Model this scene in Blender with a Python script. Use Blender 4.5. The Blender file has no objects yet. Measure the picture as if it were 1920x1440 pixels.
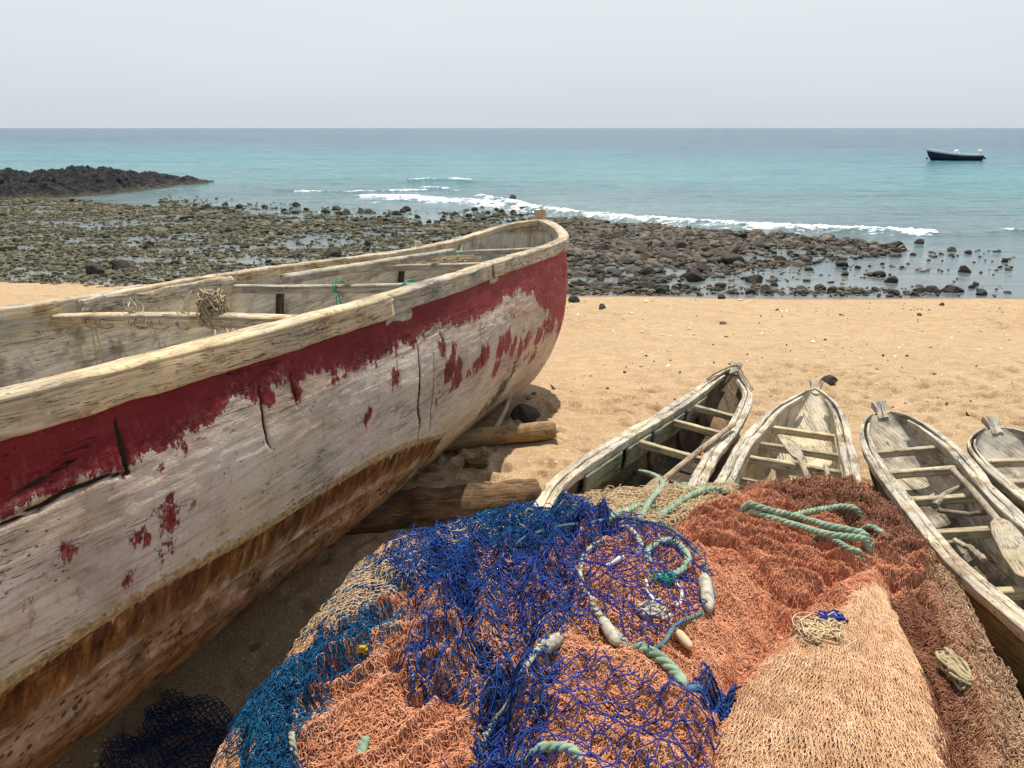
import bpy, math, random
import numpy as np
random.seed(7); RNG = np.random.default_rng(7)
PI = math.pi
col = bpy.context.scene.collection

# ------------------------------------------------------------------ survey of the place
FL = 1500.; EYE = np.array([0, 0, 2.0]); PITCH = math.atan(480 / FL)
FW = np.array([0, math.cos(PITCH), -math.sin(PITCH)]); UPV = np.array([0, math.sin(PITCH), math.cos(PITCH)])
SEA = -0.85
def at(px, py, z=0.):
    d = FW + (px - 960) / FL * np.array([1, 0, 0]) + (720 - py) / FL * UPV
    return EYE + (z - 2.0) / d[2] * d
def proj(P):
    P = np.asarray(P) - EYE; d = np.maximum(P @ FW, .05)
    return np.stack([960 + FL * P[..., 0] / d, 720 - FL * (P @ UPV) / d], -1)

# ------------------------------------------------------------------ noise
def _h(i, j, k, s):
    i = i.astype(np.int64); j = j.astype(np.int64); k = k.astype(np.int64)
    n = (i * 374761393 + j * 668265263 + k * 2147483647 + s * 1274126177) & 0xffffffff
    n = ((n ^ (n >> 13)) * 1274126177) & 0xffffffff
    n = ((n ^ (n >> 15)) * 2246822519) & 0xffffffff
    return ((n ^ (n >> 16)) & 0xffffff) / float(0xffffff)
def vn(x, y, z=None, s=0):
    x = np.asarray(x, float); y = np.asarray(y, float)
    z = np.zeros_like(x) if z is None else np.asarray(z, float)
    xi, yi, zi = np.floor(x), np.floor(y), np.floor(z)
    fx, fy, fz = x - xi, y - yi, z - zi
    fx, fy, fz = [f * f * (3 - 2 * f) for f in (fx, fy, fz)]
    r = 0
    for a in (0, 1):
        for b in (0, 1):
            for c in (0, 1):
                w = (fx if a else 1 - fx) * (fy if b else 1 - fy) * (fz if c else 1 - fz)
                r = r + w * _h(xi + a, yi + b, zi + c, s)
    return r * 2 - 1
def fbm(x, y, z=None, s=0, o=4, g=.5):
    r = 0; a = 1.; t = 0
    x = np.asarray(x, float); y = np.asarray(y, float); f = 1.
    for k in range(o):
        r = r + a * vn(x * f, y * f, None if z is None else np.asarray(z) * f, s + k * 17); t += a; a *= g; f *= 2.03
    return r / t
def sst(a, b, x):
    t = np.clip((x - a) / (b - a), 0, 1); return t * t * (3 - 2 * t)
def herm(kn, v, s):
    kn = np.asarray(kn, float); v = np.asarray(v, float); s = np.asarray(s, float)
    m = np.gradient(v, kn); i = np.clip(np.searchsorted(kn, s, side='right') - 1, 0, len(kn) - 2)
    h = kn[i + 1] - kn[i]; t = np.clip((s - kn[i]) / h, 0, 1)
    return v[i] * (2 * t**3 - 3 * t**2 + 1) + m[i] * h * (t**3 - 2 * t**2 + t) + v[i + 1] * (-2 * t**3 + 3 * t**2) + m[i + 1] * h * (t**3 - t**2)
def seg_dist(P, L):
    """distance from points P(n,2) to polyline L, and position along it"""
    P = np.asarray(P, float); L = np.asarray(L, float)
    best = np.full(len(P), 1e9); pos = np.zeros(len(P)); acc = 0
    for a, b in zip(L[:-1], L[1:]):
        ab = b - a; l = np.linalg.norm(ab) + 1e-9
        t = np.clip(((P - a) @ ab) / l**2, 0, 1)
        d = np.linalg.norm(P - a - t[:, None] * ab, axis=1)
        m = d < best; best[m] = d[m]; pos[m] = acc + t[m] * l; acc += l
    return best, pos
def in_poly(P, poly):
    P = np.asarray(P, float); poly = np.asarray(poly, float)
    r = np.zeros(len(P), bool); j = len(poly) - 1
    for i in range(len(poly)):
        a, b = poly[i], poly[j]
        c = (a[1] > P[:, 1]) != (b[1] > P[:, 1])
        xx = (b[0] - a[0]) * (P[:, 1] - a[1]) / (b[1] - a[1] + 1e-12) + a[0]
        r ^= c & (P[:, 0] < xx); j = i
    return r

# ------------------------------------------------------------------ objects
def props(o, label=None, cat=None, group=None, kind=None):
    if label: o['label'] = label
    if cat: o['category'] = cat
    if group: o['group'] = group
    if kind: o['kind'] = kind
    return o
def thing(name, label, cat, loc=(0, 0, 0), group=None):
    o = bpy.data.objects.new(name, None); col.objects.link(o); o.location = tuple(map(float, loc))
    o.empty_display_size = .1
    return props(o, label, cat, group)
def mesh(name, V, F, mat, parent=None, loc=None, attrs=None, uv=None, smooth=True):
    """V (n,3) world coordinates, F (m,k) or a list of such arrays"""
    V = np.asarray(V, np.float64)
    if not isinstance(F, list): F = [F]
    F = [np.asarray(f, np.int64) for f in F if len(f)]
    me = bpy.data.meshes.new(name)
    if parent is not None: V = V - np.array(parent.location) if parent.parent is None else V - np.array(parent.location) - np.array(parent.parent.location)
    elif loc is not None: V = V - np.asarray(loc)
    me.vertices.add(len(V)); me.vertices.foreach_set('co', V.astype(np.float32).ravel())
    nl = sum(f.size for f in F); npol = sum(len(f) for f in F)
    me.loops.add(nl); me.polygons.add(npol)
    li = np.concatenate([f.ravel() for f in F]); tot = np.concatenate([np.full(len(f), f.shape[1]) for f in F])
    st = np.concatenate([[0], np.cumsum(tot)[:-1]])
    me.loops.foreach_set('vertex_index', li.astype(np.int32))
    me.polygons.foreach_set('loop_start', st.astype(np.int32))
    try: me.polygons.foreach_set('loop_total', tot.astype(np.int32))
    except Exception: pass
    me.polygons.foreach_set('use_smooth', np.full(npol, smooth))
    if uv is not None:
        ul = me.uv_layers.new(name='UVMap'); ul.data.foreach_set('uv', np.asarray(uv, np.float32)[li].ravel())
    for k, a in (attrs or {}).items():
        a = np.asarray(a, np.float32)
        if a.ndim == 1:
            me.attributes.new(k, 'FLOAT', 'POINT').data.foreach_set('value', a)
        else:
            if a.shape[1] == 3: a = np.concatenate([a, np.ones((len(a), 1), np.float32)], 1)
            me.attributes.new(k, 'FLOAT_COLOR', 'POINT').data.foreach_set('color', a.ravel())
    me.update(calc_edges=True); me.validate()
    if mat: me.materials.append(mat)
    o = bpy.data.objects.new(name, me); col.objects.link(o)
    if parent is not None: o.parent = parent
    elif loc is not None: o.location = tuple(map(float, loc))
    return o
def grid_faces(n, m, wrap=False):
    i = np.arange(n - 1)[:, None]; j = np.arange(m if wrap else m - 1)[None, :]
    a = i * m + j; b = i * m + (j + 1) % m
    return np.stack([a, b, b + m, a + m], -1).reshape(-1, 4)
def norm(a): return a / (np.linalg.norm(a, axis=-1, keepdims=True) + 1e-12)
def merge(parts):
    """parts: list of (V,F[,uv]) -> V, list F, uv"""
    V = []; FF = {}; UV = []; n = 0
    for p in parts:
        v, f = p[0], p[1]; V.append(v)
        UV.append(p[2] if len(p) > 2 and p[2] is not None else np.zeros((len(v), 2)))
        for g in (f if isinstance(f, list) else [f]):
            if len(g): FF.setdefault(np.asarray(g).shape[1], []).append(np.asarray(g) + n)
        n += len(v)
    return np.concatenate(V), [np.concatenate(g) for g in FF.values()], np.concatenate(UV)
def rrect(w, h, r, k=3):
    """rounded rectangle profile centred on 0, counter clockwise"""
    P = []
    for cx, cy, a0 in ((w / 2 - r, h / 2 - r, 0), (-w / 2 + r, h / 2 - r, 90), (-w / 2 + r, -h / 2 + r, 180), (w / 2 - r, -h / 2 + r, 270)):
        for i in range(k + 1):
            a = math.radians(a0 + 90 * i / k); P.append((cx + r * math.cos(a), cy + r * math.sin(a)))
    return np.array(P)
def dens(prof, m):
    """resample closed profile to about m points"""
    P = np.vstack([prof, prof[:1]]); d = np.concatenate([[0], np.cumsum(np.linalg.norm(np.diff(P, axis=0), axis=1))])
    t = np.linspace(0, d[-1], m + 1)[:-1]
    return np.stack([np.interp(t, d, P[:, 0]), np.interp(t, d, P[:, 1])], 1)
def sweep(path, prof, side, up, amp=.003, fq=9., seed=0, taper=None, endamp=.01):
    """closed profile swept along path; weathered by noise; capped"""
    path = np.asarray(path, float); n = len(path); K = len(prof)
    side = np.broadcast_to(side, (n, 3)); up = np.broadcast_to(up, (n, 3))
    pf = np.broadcast_to(prof, (n, K, 2)).copy()
    if taper is not None: pf *= np.asarray(taper)[:, None, None]
    V = path[:, None] + pf[..., :1] * side[:, None] + pf[..., 1:] * up[:, None]
    L = np.concatenate([[0], np.cumsum(np.linalg.norm(np.diff(path, axis=0), axis=1))])
    g = np.concatenate([[0], np.cumsum(np.linalg.norm(np.diff(np.vstack([prof, prof[:1]]), axis=0), axis=1))])[:-1]
    out = norm(V - path[:, None])
    if amp:
        q = V
        d = fbm(q[..., 0] * fq, q[..., 1] * fq, q[..., 2] * fq, seed, 3) * amp * 1.3 + fbm(q[..., 0] * fq * 4, q[..., 1] * fq * 4, q[..., 2] * fq * 4, seed + 5, 2) * amp * .5
        V = V + out * d[..., None]
        tan = norm(np.gradient(path, axis=0))
        for e in (0, -1):
            V[e] += tan[e] * (fbm(np.arange(K) * .37, np.zeros(K), None, seed + 3 + e, 2) * endamp)[:, None]
    uv = np.stack(np.broadcast_arrays(L[:, None] + seed * 1.7, g[None, :]), -1).reshape(-1, 2)
    V2 = np.vstack([V.reshape(-1, 3), V[0].mean(0), V[-1].mean(0)]); uv = np.vstack([uv, [L[0] + seed * 1.7, 0], [L[-1] + seed * 1.7, 0]])
    F = grid_faces(n, K, True); c0 = n * K; k = np.arange(K)
    T0 = np.stack([np.full(K, c0), (k + 1) % K, k], 1); b = (n - 1) * K
    T1 = np.stack([np.full(K, c0 + 1), b + k, b + (k + 1) % K], 1)
    return V2, [F, np.concatenate([T0, T1])], uv
def beam(p0, p1, w, h, n=30, up=(0, 0, 1), r=.006, amp=.002, seed=0, bow=0., taper=None, m=20):
    p0 = np.asarray(p0, float); p1 = np.asarray(p1, float); t = np.linspace(0, 1, n)[:, None]
    tn = norm(p1 - p0); sd = norm(np.cross(tn, up)); u = norm(np.cross(sd, tn))
    P = p0 + (p1 - p0) * t + u * (bow * 4 * t * (1 - t))
    return sweep(P, dens(rrect(w, h, r), m), sd, u, amp, 9., seed, taper)
def smooth_path(P, n):
    P = np.asarray(P, float); d = np.concatenate([[0], np.cumsum(np.linalg.norm(np.diff(P, axis=0), axis=1))])
    t = np.linspace(0, d[-1], n)
    return np.stack([herm(d, P[:, k], t) for k in range(P.shape[1])], 1)
def tubes(P, R, sides=3, mask=None):
    """P (M,N,3) polylines, R radius scalar or (M,N)"""
    P = np.asarray(P, float); M, N, _ = P.shape
    t = norm(np.gradient(P, axis=1)); u = np.broadcast_to(np.array([.13, .21, 1.]), t.shape)
    s = norm(np.cross(t, u)); u = np.cross(s, t)
    a = np.arange(sides) / sides * 2 * PI
    R = np.broadcast_to(R, (M, N))
    V = P[:, :, None] + R[:, :, None, None] * (np.cos(a)[:, None] * s[:, :, None] + np.sin(a)[:, None] * u[:, :, None])
    base = (np.arange(M)[:, None, None] * N + np.arange(N - 1)[None, :, None]) * sides
    k = np.arange(sides)[None, None]
    F = np.stack([base + k, base + (k + 1) % sides, base + sides + (k + 1) % sides, base + sides + k], -1)
    if mask is not None: F = F[mask[:, :-1] & mask[:, 1:]]
    F = F.reshape(-1, 4); V = V.reshape(-1, 3)
    if mask is not None:
        used = np.zeros(len(V), bool); used[F.ravel()] = True; idx = np.cumsum(used) - 1
        V = V[used]; F = idx[F]
    return V, F
def tube1(path, R, sides=8, n=None):
    P = smooth_path(path, n) if n else np.asarray(path, float)
    V, F = tubes(P[None], R, sides)
    V = np.vstack([V, P[0], P[-1]]); k = np.arange(sides); c = len(V) - 2; b = (len(P) - 1) * sides
    L = np.concatenate([[0], np.cumsum(np.linalg.norm(np.diff(P, axis=0), axis=1))])
    uv = np.vstack([np.stack(np.broadcast_arrays(L[:, None], (k / sides * R * 6 if np.isscalar(R) else k / sides * .05)[None]), -1).reshape(-1, 2), [0, 0], [L[-1], 0]])
    return V, [F, np.concatenate([np.stack([np.full(sides, c), (k + 1) % sides, k], 1), np.stack([np.full(sides, c + 1), b + k, b + (k + 1) % sides], 1)])], uv
def rope(path, R, pitch=None, sides=6):
    """three laid strands"""
    P = np.asarray(path, float); L = np.linalg.norm(np.diff(P, axis=0), axis=1).sum()
    n = max(12, int(L / (R * .55))); P = smooth_path(P, n)
    t = norm(np.gradient(P, axis=0)); u0 = np.array([.1, .2, 1.]); s = norm(np.cross(t, u0)); u = np.cross(s, t)
    pitch = pitch or R * 5.2; l = np.linspace(0, L, n); out = []
    for k in range(3):
        a = l / pitch * 2 * PI + k * 2 * PI / 3
        out.append(P + R * .5 * (np.cos(a)[:, None] * s + np.sin(a)[:, None] * u))
    return tubes(np.array(out), R * .56, sides)
_ico = {}
def ico(level):
    if level in _ico: return _ico[level]
    g = (1 + 5**.5) / 2
    V = [(-1, g, 0), (1, g, 0), (-1, -g, 0), (1, -g, 0), (0, -1, g), (0, 1, g), (0, -1, -g), (0, 1, -g), (g, 0, -1), (g, 0, 1), (-g, 0, -1), (-g, 0, 1)]
    F = [(0, 11, 5), (0, 5, 1), (0, 1, 7), (0, 7, 10), (0, 10, 11), (1, 5, 9), (5, 11, 4), (11, 10, 2), (10, 7, 6), (7, 1, 8), (3, 9, 4), (3, 4, 2), (3, 2, 6), (3, 6, 8), (3, 8, 9), (4, 9, 5), (2, 4, 11), (6, 2, 10), (8, 6, 7), (9, 8, 1)]
    V = [tuple(norm(np.array(v))) for v in V]
    for _ in range(level):
        c = {}; nf = []
        def mid(a, b):
            k = (min(a, b), max(a, b))
            if k not in c: c[k] = len(V); V.append(tuple(norm(np.array(V[a]) + np.array(V[b]))))
            return c[k]
        for a, b, d in F:
            x, y, z = mid(a, b), mid(b, d), mid(d, a); nf += [(a, x, z), (b, y, x), (d, z, y), (x, y, z)]
        F = nf
    _ico[level] = (np.array(V), np.array(F)); return _ico[level]
def rock_shape(level, seed, cut=9):
    V, F = ico(level); V = V.copy(); r = np.random.default_rng(seed)
    for _ in range(cut):   # planar cuts give broken faces
        n = norm(r.normal(size=3)); d = r.uniform(.5, .85); e = V @ n - d; m = e > 0
        V[m] -= (e[m] * .9)[:, None] * n
    V *= 1 + .10 * fbm(V[:, 0] * 2.2, V[:, 1] * 2.2, V[:, 2] * 2.2, seed, 3)[:, None]
    return V * np.array([1, .8, .55]) / .85, F

# ------------------------------------------------------------------ materials
class M:
    def __init__(self, name):
        self.m = bpy.data.materials.new(name); self.m.use_nodes = True; self.nt = self.m.node_tree
        self.b = self.nt.nodes['Principled BSDF']; self.b.inputs['Roughness'].default_value = .85
        self.b.inputs['Specular IOR Level'].default_value = .25
    def n(self, t, **kw):
        x = self.nt.nodes.new(t)
        for k, v in kw.items(): setattr(x, k, v)
        return x
    def l(self, a, b): self.nt.links.new(a, b)
    def set(self, sock, v):
        if v is None: return
        if isinstance(v, bpy.types.NodeSocket): self.l(v, sock)
        else:
            if sock.type == 'RGBA' and len(v) == 3: v = (*v, 1)
            sock.default_value = v
    def coord(self, kind='Object', scale=(1, 1, 1), rot=(0, 0, 0)):
        if kind == 'World': o = self.n('ShaderNodeNewGeometry').outputs['Position']
        else: o = self.n('ShaderNodeTexCoord').outputs[kind]
        mp = self.n('ShaderNodeMapping'); mp.inputs['Scale'].default_value = scale; mp.inputs['Rotation'].default_value = rot
        self.l(o, mp.inputs['Vector']); return mp.outputs[0]
    def noise(self, vec, scale=5, detail=4, rough=.55, dist=0., out='Fac'):
        x = self.n('ShaderNodeTexNoise'); self.l(vec, x.inputs['Vector'])
        for k, v in (('Scale', scale), ('Detail', detail), ('Roughness', rough), ('Distortion', dist)): x.inputs[k].default_value = v
        return x.outputs[out]
    def vor(self, vec, scale=5, feature='F1', out='Distance', rnd=1.):
        x = self.n('ShaderNodeTexVoronoi', feature=feature); self.l(vec, x.inputs['Vector']); x.inputs['Scale'].default_value = scale
        x.inputs['Randomness'].default_value = rnd
        return x.outputs[out]
    def math(self, op, a, b=None, c=None, clamp=False):
        x = self.n('ShaderNodeMath', operation=op, use_clamp=clamp)
        for i, v in enumerate((a, b, c)):
            if v is not None: self.set(x.inputs[i], v)
        return x.outputs[0]
    def rng(self, v, a, b, c=0., d=1., smooth=False):
        x = self.n('ShaderNodeMapRange'); x.interpolation_type = 'SMOOTHSTEP' if smooth else 'LINEAR'
        self.set(x.inputs[0], v)
        for i, k in enumerate((a, b, c, d)): x.inputs[i + 1].default_value = k
        return x.outputs[0]
    def ramp(self, v, stops):
        x = self.n('ShaderNodeValToRGB'); self.l(v, x.inputs[0]); e = x.color_ramp.elements
        while len(e) < len(stops): e.new(.5)
        for q, (p, c) in zip(e, stops): q.position = p; q.color = (*c, 1)
        return x.outputs[0]
    def mix(self, f, a, b, mode='MIX'):
        x = self.n('ShaderNodeMix', data_type='RGBA', blend_type=mode)
        self.set(x.inputs[0], f); self.set(x.inputs[6], a); self.set(x.inputs[7], b); return x.outputs[2]
    def attr(self, name, out='Fac'):
        return self.n('ShaderNodeAttribute', attribute_name=name).outputs[out]
    def island(self): return self.n('ShaderNodeNewGeometry').outputs['Random Per Island']
    def objrand(self): return self.n('ShaderNodeObjectInfo').outputs['Random']
    def bump(self, h, dist=.01, strength=1., prev=None):
        x = self.n('ShaderNodeBump'); x.inputs['Distance'].default_value = dist; x.inputs['Strength'].default_value = strength
        self.set(x.inputs['Height'], h)
        if prev is not None: self.l(prev, x.inputs['Normal'])
        return x.outputs[0]
    def out(self, color=None, rough=None, normal=None):
        self.set(self.b.inputs['Base Color'], color)
        if rough is not None: self.set(self.b.inputs['Roughness'], rough)
        if normal is not None: self.l(normal, self.b.inputs['Normal'])
        return self.m

def wood_mat(name, light, mid, dark, grain=1., uvk='UV', stain=None, green=0., crack=1., floor=None):
    m = M(name); uv = m.coord(uvk, (1, 1, 1)); 
    g1 = m.noise(m.coord(uvk, (5 * grain, 90 * grain, 5)), 1., 5, .65, .4)
    g2 = m.noise(m.coord(uvk, (2.2, 11, 3)), 1., 4, .6, .6)
    g3 = m.noise(m.coord('World'), 3.1, 3)
    c = m.ramp(m.math('ADD', m.math('MULTIPLY', g1, .5), m.math('MULTIPLY', g2, .5)), [(.33, dark), (.5, mid), (.64, light)])
    c = m.mix(m.rng(g3, .45, .62), c, m.mix(1., c, (1.22, 1.16, 1.02), 'MULTIPLY'))
    if stain: c = m.mix(m.rng(m.noise(m.coord('World'), 6.3, 4, .6), .53, .68, 0, .7), c, stain)
    if green: c = m.mix(m.rng(m.noise(m.coord('World', (1, 1, 2.4)), 4.4, 4), .52, .66, 0, green), c, (.13, .15, .05))
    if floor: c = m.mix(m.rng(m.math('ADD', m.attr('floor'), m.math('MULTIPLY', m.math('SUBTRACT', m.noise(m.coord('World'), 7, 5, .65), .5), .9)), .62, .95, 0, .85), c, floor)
    # long weather cracks and pits
    cr = m.noise(m.coord(uvk, (2.6, 34, 3)), 1., 3, .55, .9)
    crk = m.rng(m.math('ABSOLUTE', m.math('SUBTRACT', cr, .5)), .0, .014 * crack, 1., 0.)
    brk = m.rng(m.noise(m.coord(uvk, (1.6, 3, 1)), 1.7, 2), .48, .56)
    crk = m.math('MULTIPLY', crk, brk)
    fc = m.noise(m.coord(uvk, (5, 120, 3)), 1., 3, .6, .6); fcr = m.math('MULTIPLY', m.rng(m.math('ABSOLUTE', m.math('SUBTRACT', fc, .5)), 0, .02 * crack, .75, 0), m.rng(m.noise(m.coord('World'), 8.3, 3), .47, .56)); crk = m.math('MAXIMUM', crk, fcr)
    c = m.mix(m.rng(m.noise(m.coord('World'), 31, 5, .75), .56, .68, 0, .55), c, m.mix(1., c, (.5, .45, .4), 'MULTIPLY'))
    pit = m.rng(m.vor(m.coord('World'), 21), .10, .05)
    pit = m.math('MULTIPLY', pit, m.rng(m.noise(m.coord('World'), 7.7, 1), .52, .56))
    dk = m.math('MAXIMUM', crk, m.math('MULTIPLY', pit, .8))
    c = m.mix(m.math('MULTIPLY', dk, .85), c, (.035, .025, .018))
    h = m.math('SUBTRACT', m.math('MULTIPLY', g1, .5), m.math('MULTIPLY', dk, 1.2))
    return m.out(c, .9, m.bump(h, .010, .9))
# ================================================================== terrain
def shore_shift(x): return 1.6 * sst(-3.5, -9.5, x) + .12 * np.sin(x * .9) - .25 * sst(5., 10., x)
def ground_base(x, y):
    x = np.asarray(x, float); y = np.asarray(y, float)
    e = y - shore_shift(x)
    z = -.088 * (np.log1p(np.exp(np.clip((e - 4.3) * 1.4, -30, 30))) / 1.4)
    z = z + .034 * np.minimum(np.log1p(np.exp(np.clip((4.3 - e) * 1.6, -30, 30))) / 1.6, 3.4)
    z = np.where(e > 14.0, np.maximum(z, -.86 - .10 * sst(14., 15.5, e)), z)
    z = np.where(e > 14.0, -.86 - .10 * sst(14., 15.5, e), np.maximum(z, -.862))
    return z + .035 * fbm(x * .45, y * .45, None, 3, 3) * sst(14., 12.5, e)
def cells(x, y, size, seed, per=1.):
    """nearest jittered-cell centre: returns list of (dx,dy,rand1,rand2)"""
    gx, gy = np.floor(x / size), np.floor(y / size); out = []
    for i in (-1, 0, 1):
        for j in (-1, 0, 1):
            cx, cy = gx + i, gy + j; z = np.zeros_like(cx)
            out.append((x - (cx + _h(cx, cy, z, seed)) * size, y - (cy + _h(cx, cy, z, seed + 1)) * size, _h(cx, cy, z, seed + 2), _h(cx, cy, z, seed + 3)))
    return out
def ground(x, y, fine=True):
    x = np.asarray(x, float); y = np.asarray(y, float)
    z = ground_base(x, y)
    if not fine: return z
    e = y - shore_shift(x); dry = sst(13.9, 12.9, e)
    tr = sst(-.45, .1, fbm(x * .35, y * .35, None, 40, 3)) * sst(13.2, 10.5, e) * (.35 + .65 * sst(3.5, 5.5, e)) * 1.25
    z = z + dry * .020 * fbm(x * 2.1, y * 2.1, None, 11, 3)
    z = z + tr * .026 * (np.abs(fbm(x * 3.7, y * 6.1, None, 21, 3)) - .2)
    for size, seed, dep, keep in ((.30, 60, .055, .70), (.17, 90, .036, .75)):
        for dx, dy, r1, r2 in cells(x, y, size, seed):
            a = r2 * PI; u = dx * np.cos(a) + dy * np.sin(a); v = -dx * np.sin(a) + dy * np.cos(a)
            d = (u / (.34 * size))**2 + (v / (.17 * size))**2
            z = z - tr * np.where(r1 < keep, 1, 0) * dep * (.4 + r2 * .6) * (np.exp(-d * 1.3) - .35 * np.exp(-(np.sqrt(d) - 1.5)**2 * 4))
    return z
def G(x, y): return float(ground(np.array([x]), np.array([y]))[0])
def on_ground(px, py):
    p = at(px, py, 0.)
    for _ in range(12): p = at(px, py, G(p[0], p[1]))
    return p

def sand_material():
    m = M('sand'); w = m.coord('World')
    e = m.attr('shore'); tr = m.noise(w, .9, 4)
    c = m.ramp(m.noise(w, 5.5, 8, .72), [(.3, (.33, .205, .098)), (.52, (.455, .30, .155)), (.75, (.54, .37, .20))])
    c = m.mix(m.rng(tr, .42, .62, 0, .5), c, (.42, .27, .135))
    # coarse shelly grains of many colours
    gr = m.vor(w, 210, out='Color'); sep = m.n('ShaderNodeSeparateColor'); m.l(gr, sep.inputs[0])
    c = m.mix(m.rng(sep.outputs[0], .90, .93, 0, .55), c, (.78, .70, .58))
    c = m.mix(m.rng(sep.outputs[1], .93, .95, 0, .6), c, (.16, .10, .06))
    g2 = m.vor(w, 75, out='Color'); s2 = m.n('ShaderNodeSeparateColor'); m.l(g2, s2.inputs[0])
    c = m.mix(m.math('MULTIPLY', m.rng(s2.outputs[0], .955, .965), m.rng(m.vor(w, 75), .34, .26)), c, (.80, .74, .66))
    c = m.mix(m.math('MULTIPLY', m.rng(s2.outputs[1], .975, .98), m.rng(m.vor(w, 75), .32, .26)), c, (.07, .06, .05))
    wet = m.rng(m.math('ADD', e, m.math('MULTIPLY', m.noise(w, 2.2, 3), .25)), 13.82, 14.02)
    c = m.mix(wet, c, (.20, .14, .085)); deep = m.rng(e, 14.0, 14.25)
    c = m.mix(deep, c, m.mix(m.noise(w, 9, 3), (.05, .048, .035), (.12, .105, .07)))
    n1 = m.noise(w, 38, 5, .7); n2 = m.noise(w, 260, 2)
    h = m.math('ADD', m.math('MULTIPLY', n1, .9), m.math('MULTIPLY', n2, .18))
    return m.out(c, m.rng(wet, 0, 1, .95, .45), m.bump(h, .016, .9))
def build_ground():
    yr = np.concatenate([np.linspace(-14, .9, 30), .9 + (np.exp(np.linspace(0, np.log(1 + 13.8), 640)) - 1) * 1.0, np.geomspace(15.0, 60, 40)[1:]])
    u = np.concatenate([-np.geomspace(12, .86, 26), np.linspace(-.84, .84, 800), np.geomspace(.86, 12, 26)])
    X = u[None, :] * (np.maximum(yr, .9) + .5)[:, None]; Y = np.broadcast_to(yr[:, None], X.shape)
    Z = ground(X, Y)
    V = np.stack([X, Y, Z], -1).reshape(-1, 3)
    e = (Y - shore_shift(X)).ravel()
    o = mesh('sand_beach', V, grid_faces(*X.shape)[:, ::-1], sand_material(), attrs={'shore': e}); props(o, kind='structure')
build_ground()

# ================================================================== sea
FOAM_GLITTER = [  # foam crests and painted sun glitter, lines in plan, half width, height, strength
    ([at(752, 341, SEA)[:2], at(800, 339, SEA)[:2], at(850, 339, SEA)[:2], at(900, 341, SEA)[:2]], .60, .15, 1.3),
    ([at(480, 360, SEA)[:2], at(560, 359, SEA)[:2], at(640, 361, SEA)[:2], at(760, 357, SEA)[:2], at(880, 359, SEA)[:2]], .6, .05, .80),
    ([at(755, 355, SEA)[:2], at(800, 355, SEA)[:2], at(862, 357, SEA)[:2]], .40, .09, 1.2),
    ([at(640, 366, SEA)[:2], at(760, 369, SEA)[:2], at(870, 378, SEA)[:2], at(960, 386, SEA)[:2]], 1.0, .03, .95),
    ([at(880, 370, SEA)[:2], at(1000, 392, SEA)[:2], at(1090, 405, SEA)[:2], at(1150, 411, SEA)[:2], at(1250, 417, SEA)[:2], at(1400, 427, SEA)[:2], at(1560, 434, SEA)[:2], at(1680, 438, SEA)[:2], at(1800, 440, SEA)[:2]], .40, .15, 1.08),
    ([at(640, 372, SEA)[:2], at(800, 375, SEA)[:2], at(960, 388, SEA)[:2], at(1080, 402, SEA)[:2]], 1.6, .0, .66),
    ([at(900, 376, SEA)[:2], at(1090, 405, SEA)[:2], at(1250, 418, SEA)[:2], at(1500, 432, SEA)[:2], at(1800, 442, SEA)[:2]], 1.1, .0, .60),
    ([at(1800, 440, SEA)[:2], at(1920, 437, SEA)[:2], at(2060, 432, SEA)[:2]], .30, .13, .55),  # sun glitter at the far right, painted white like a foam line
]
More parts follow.
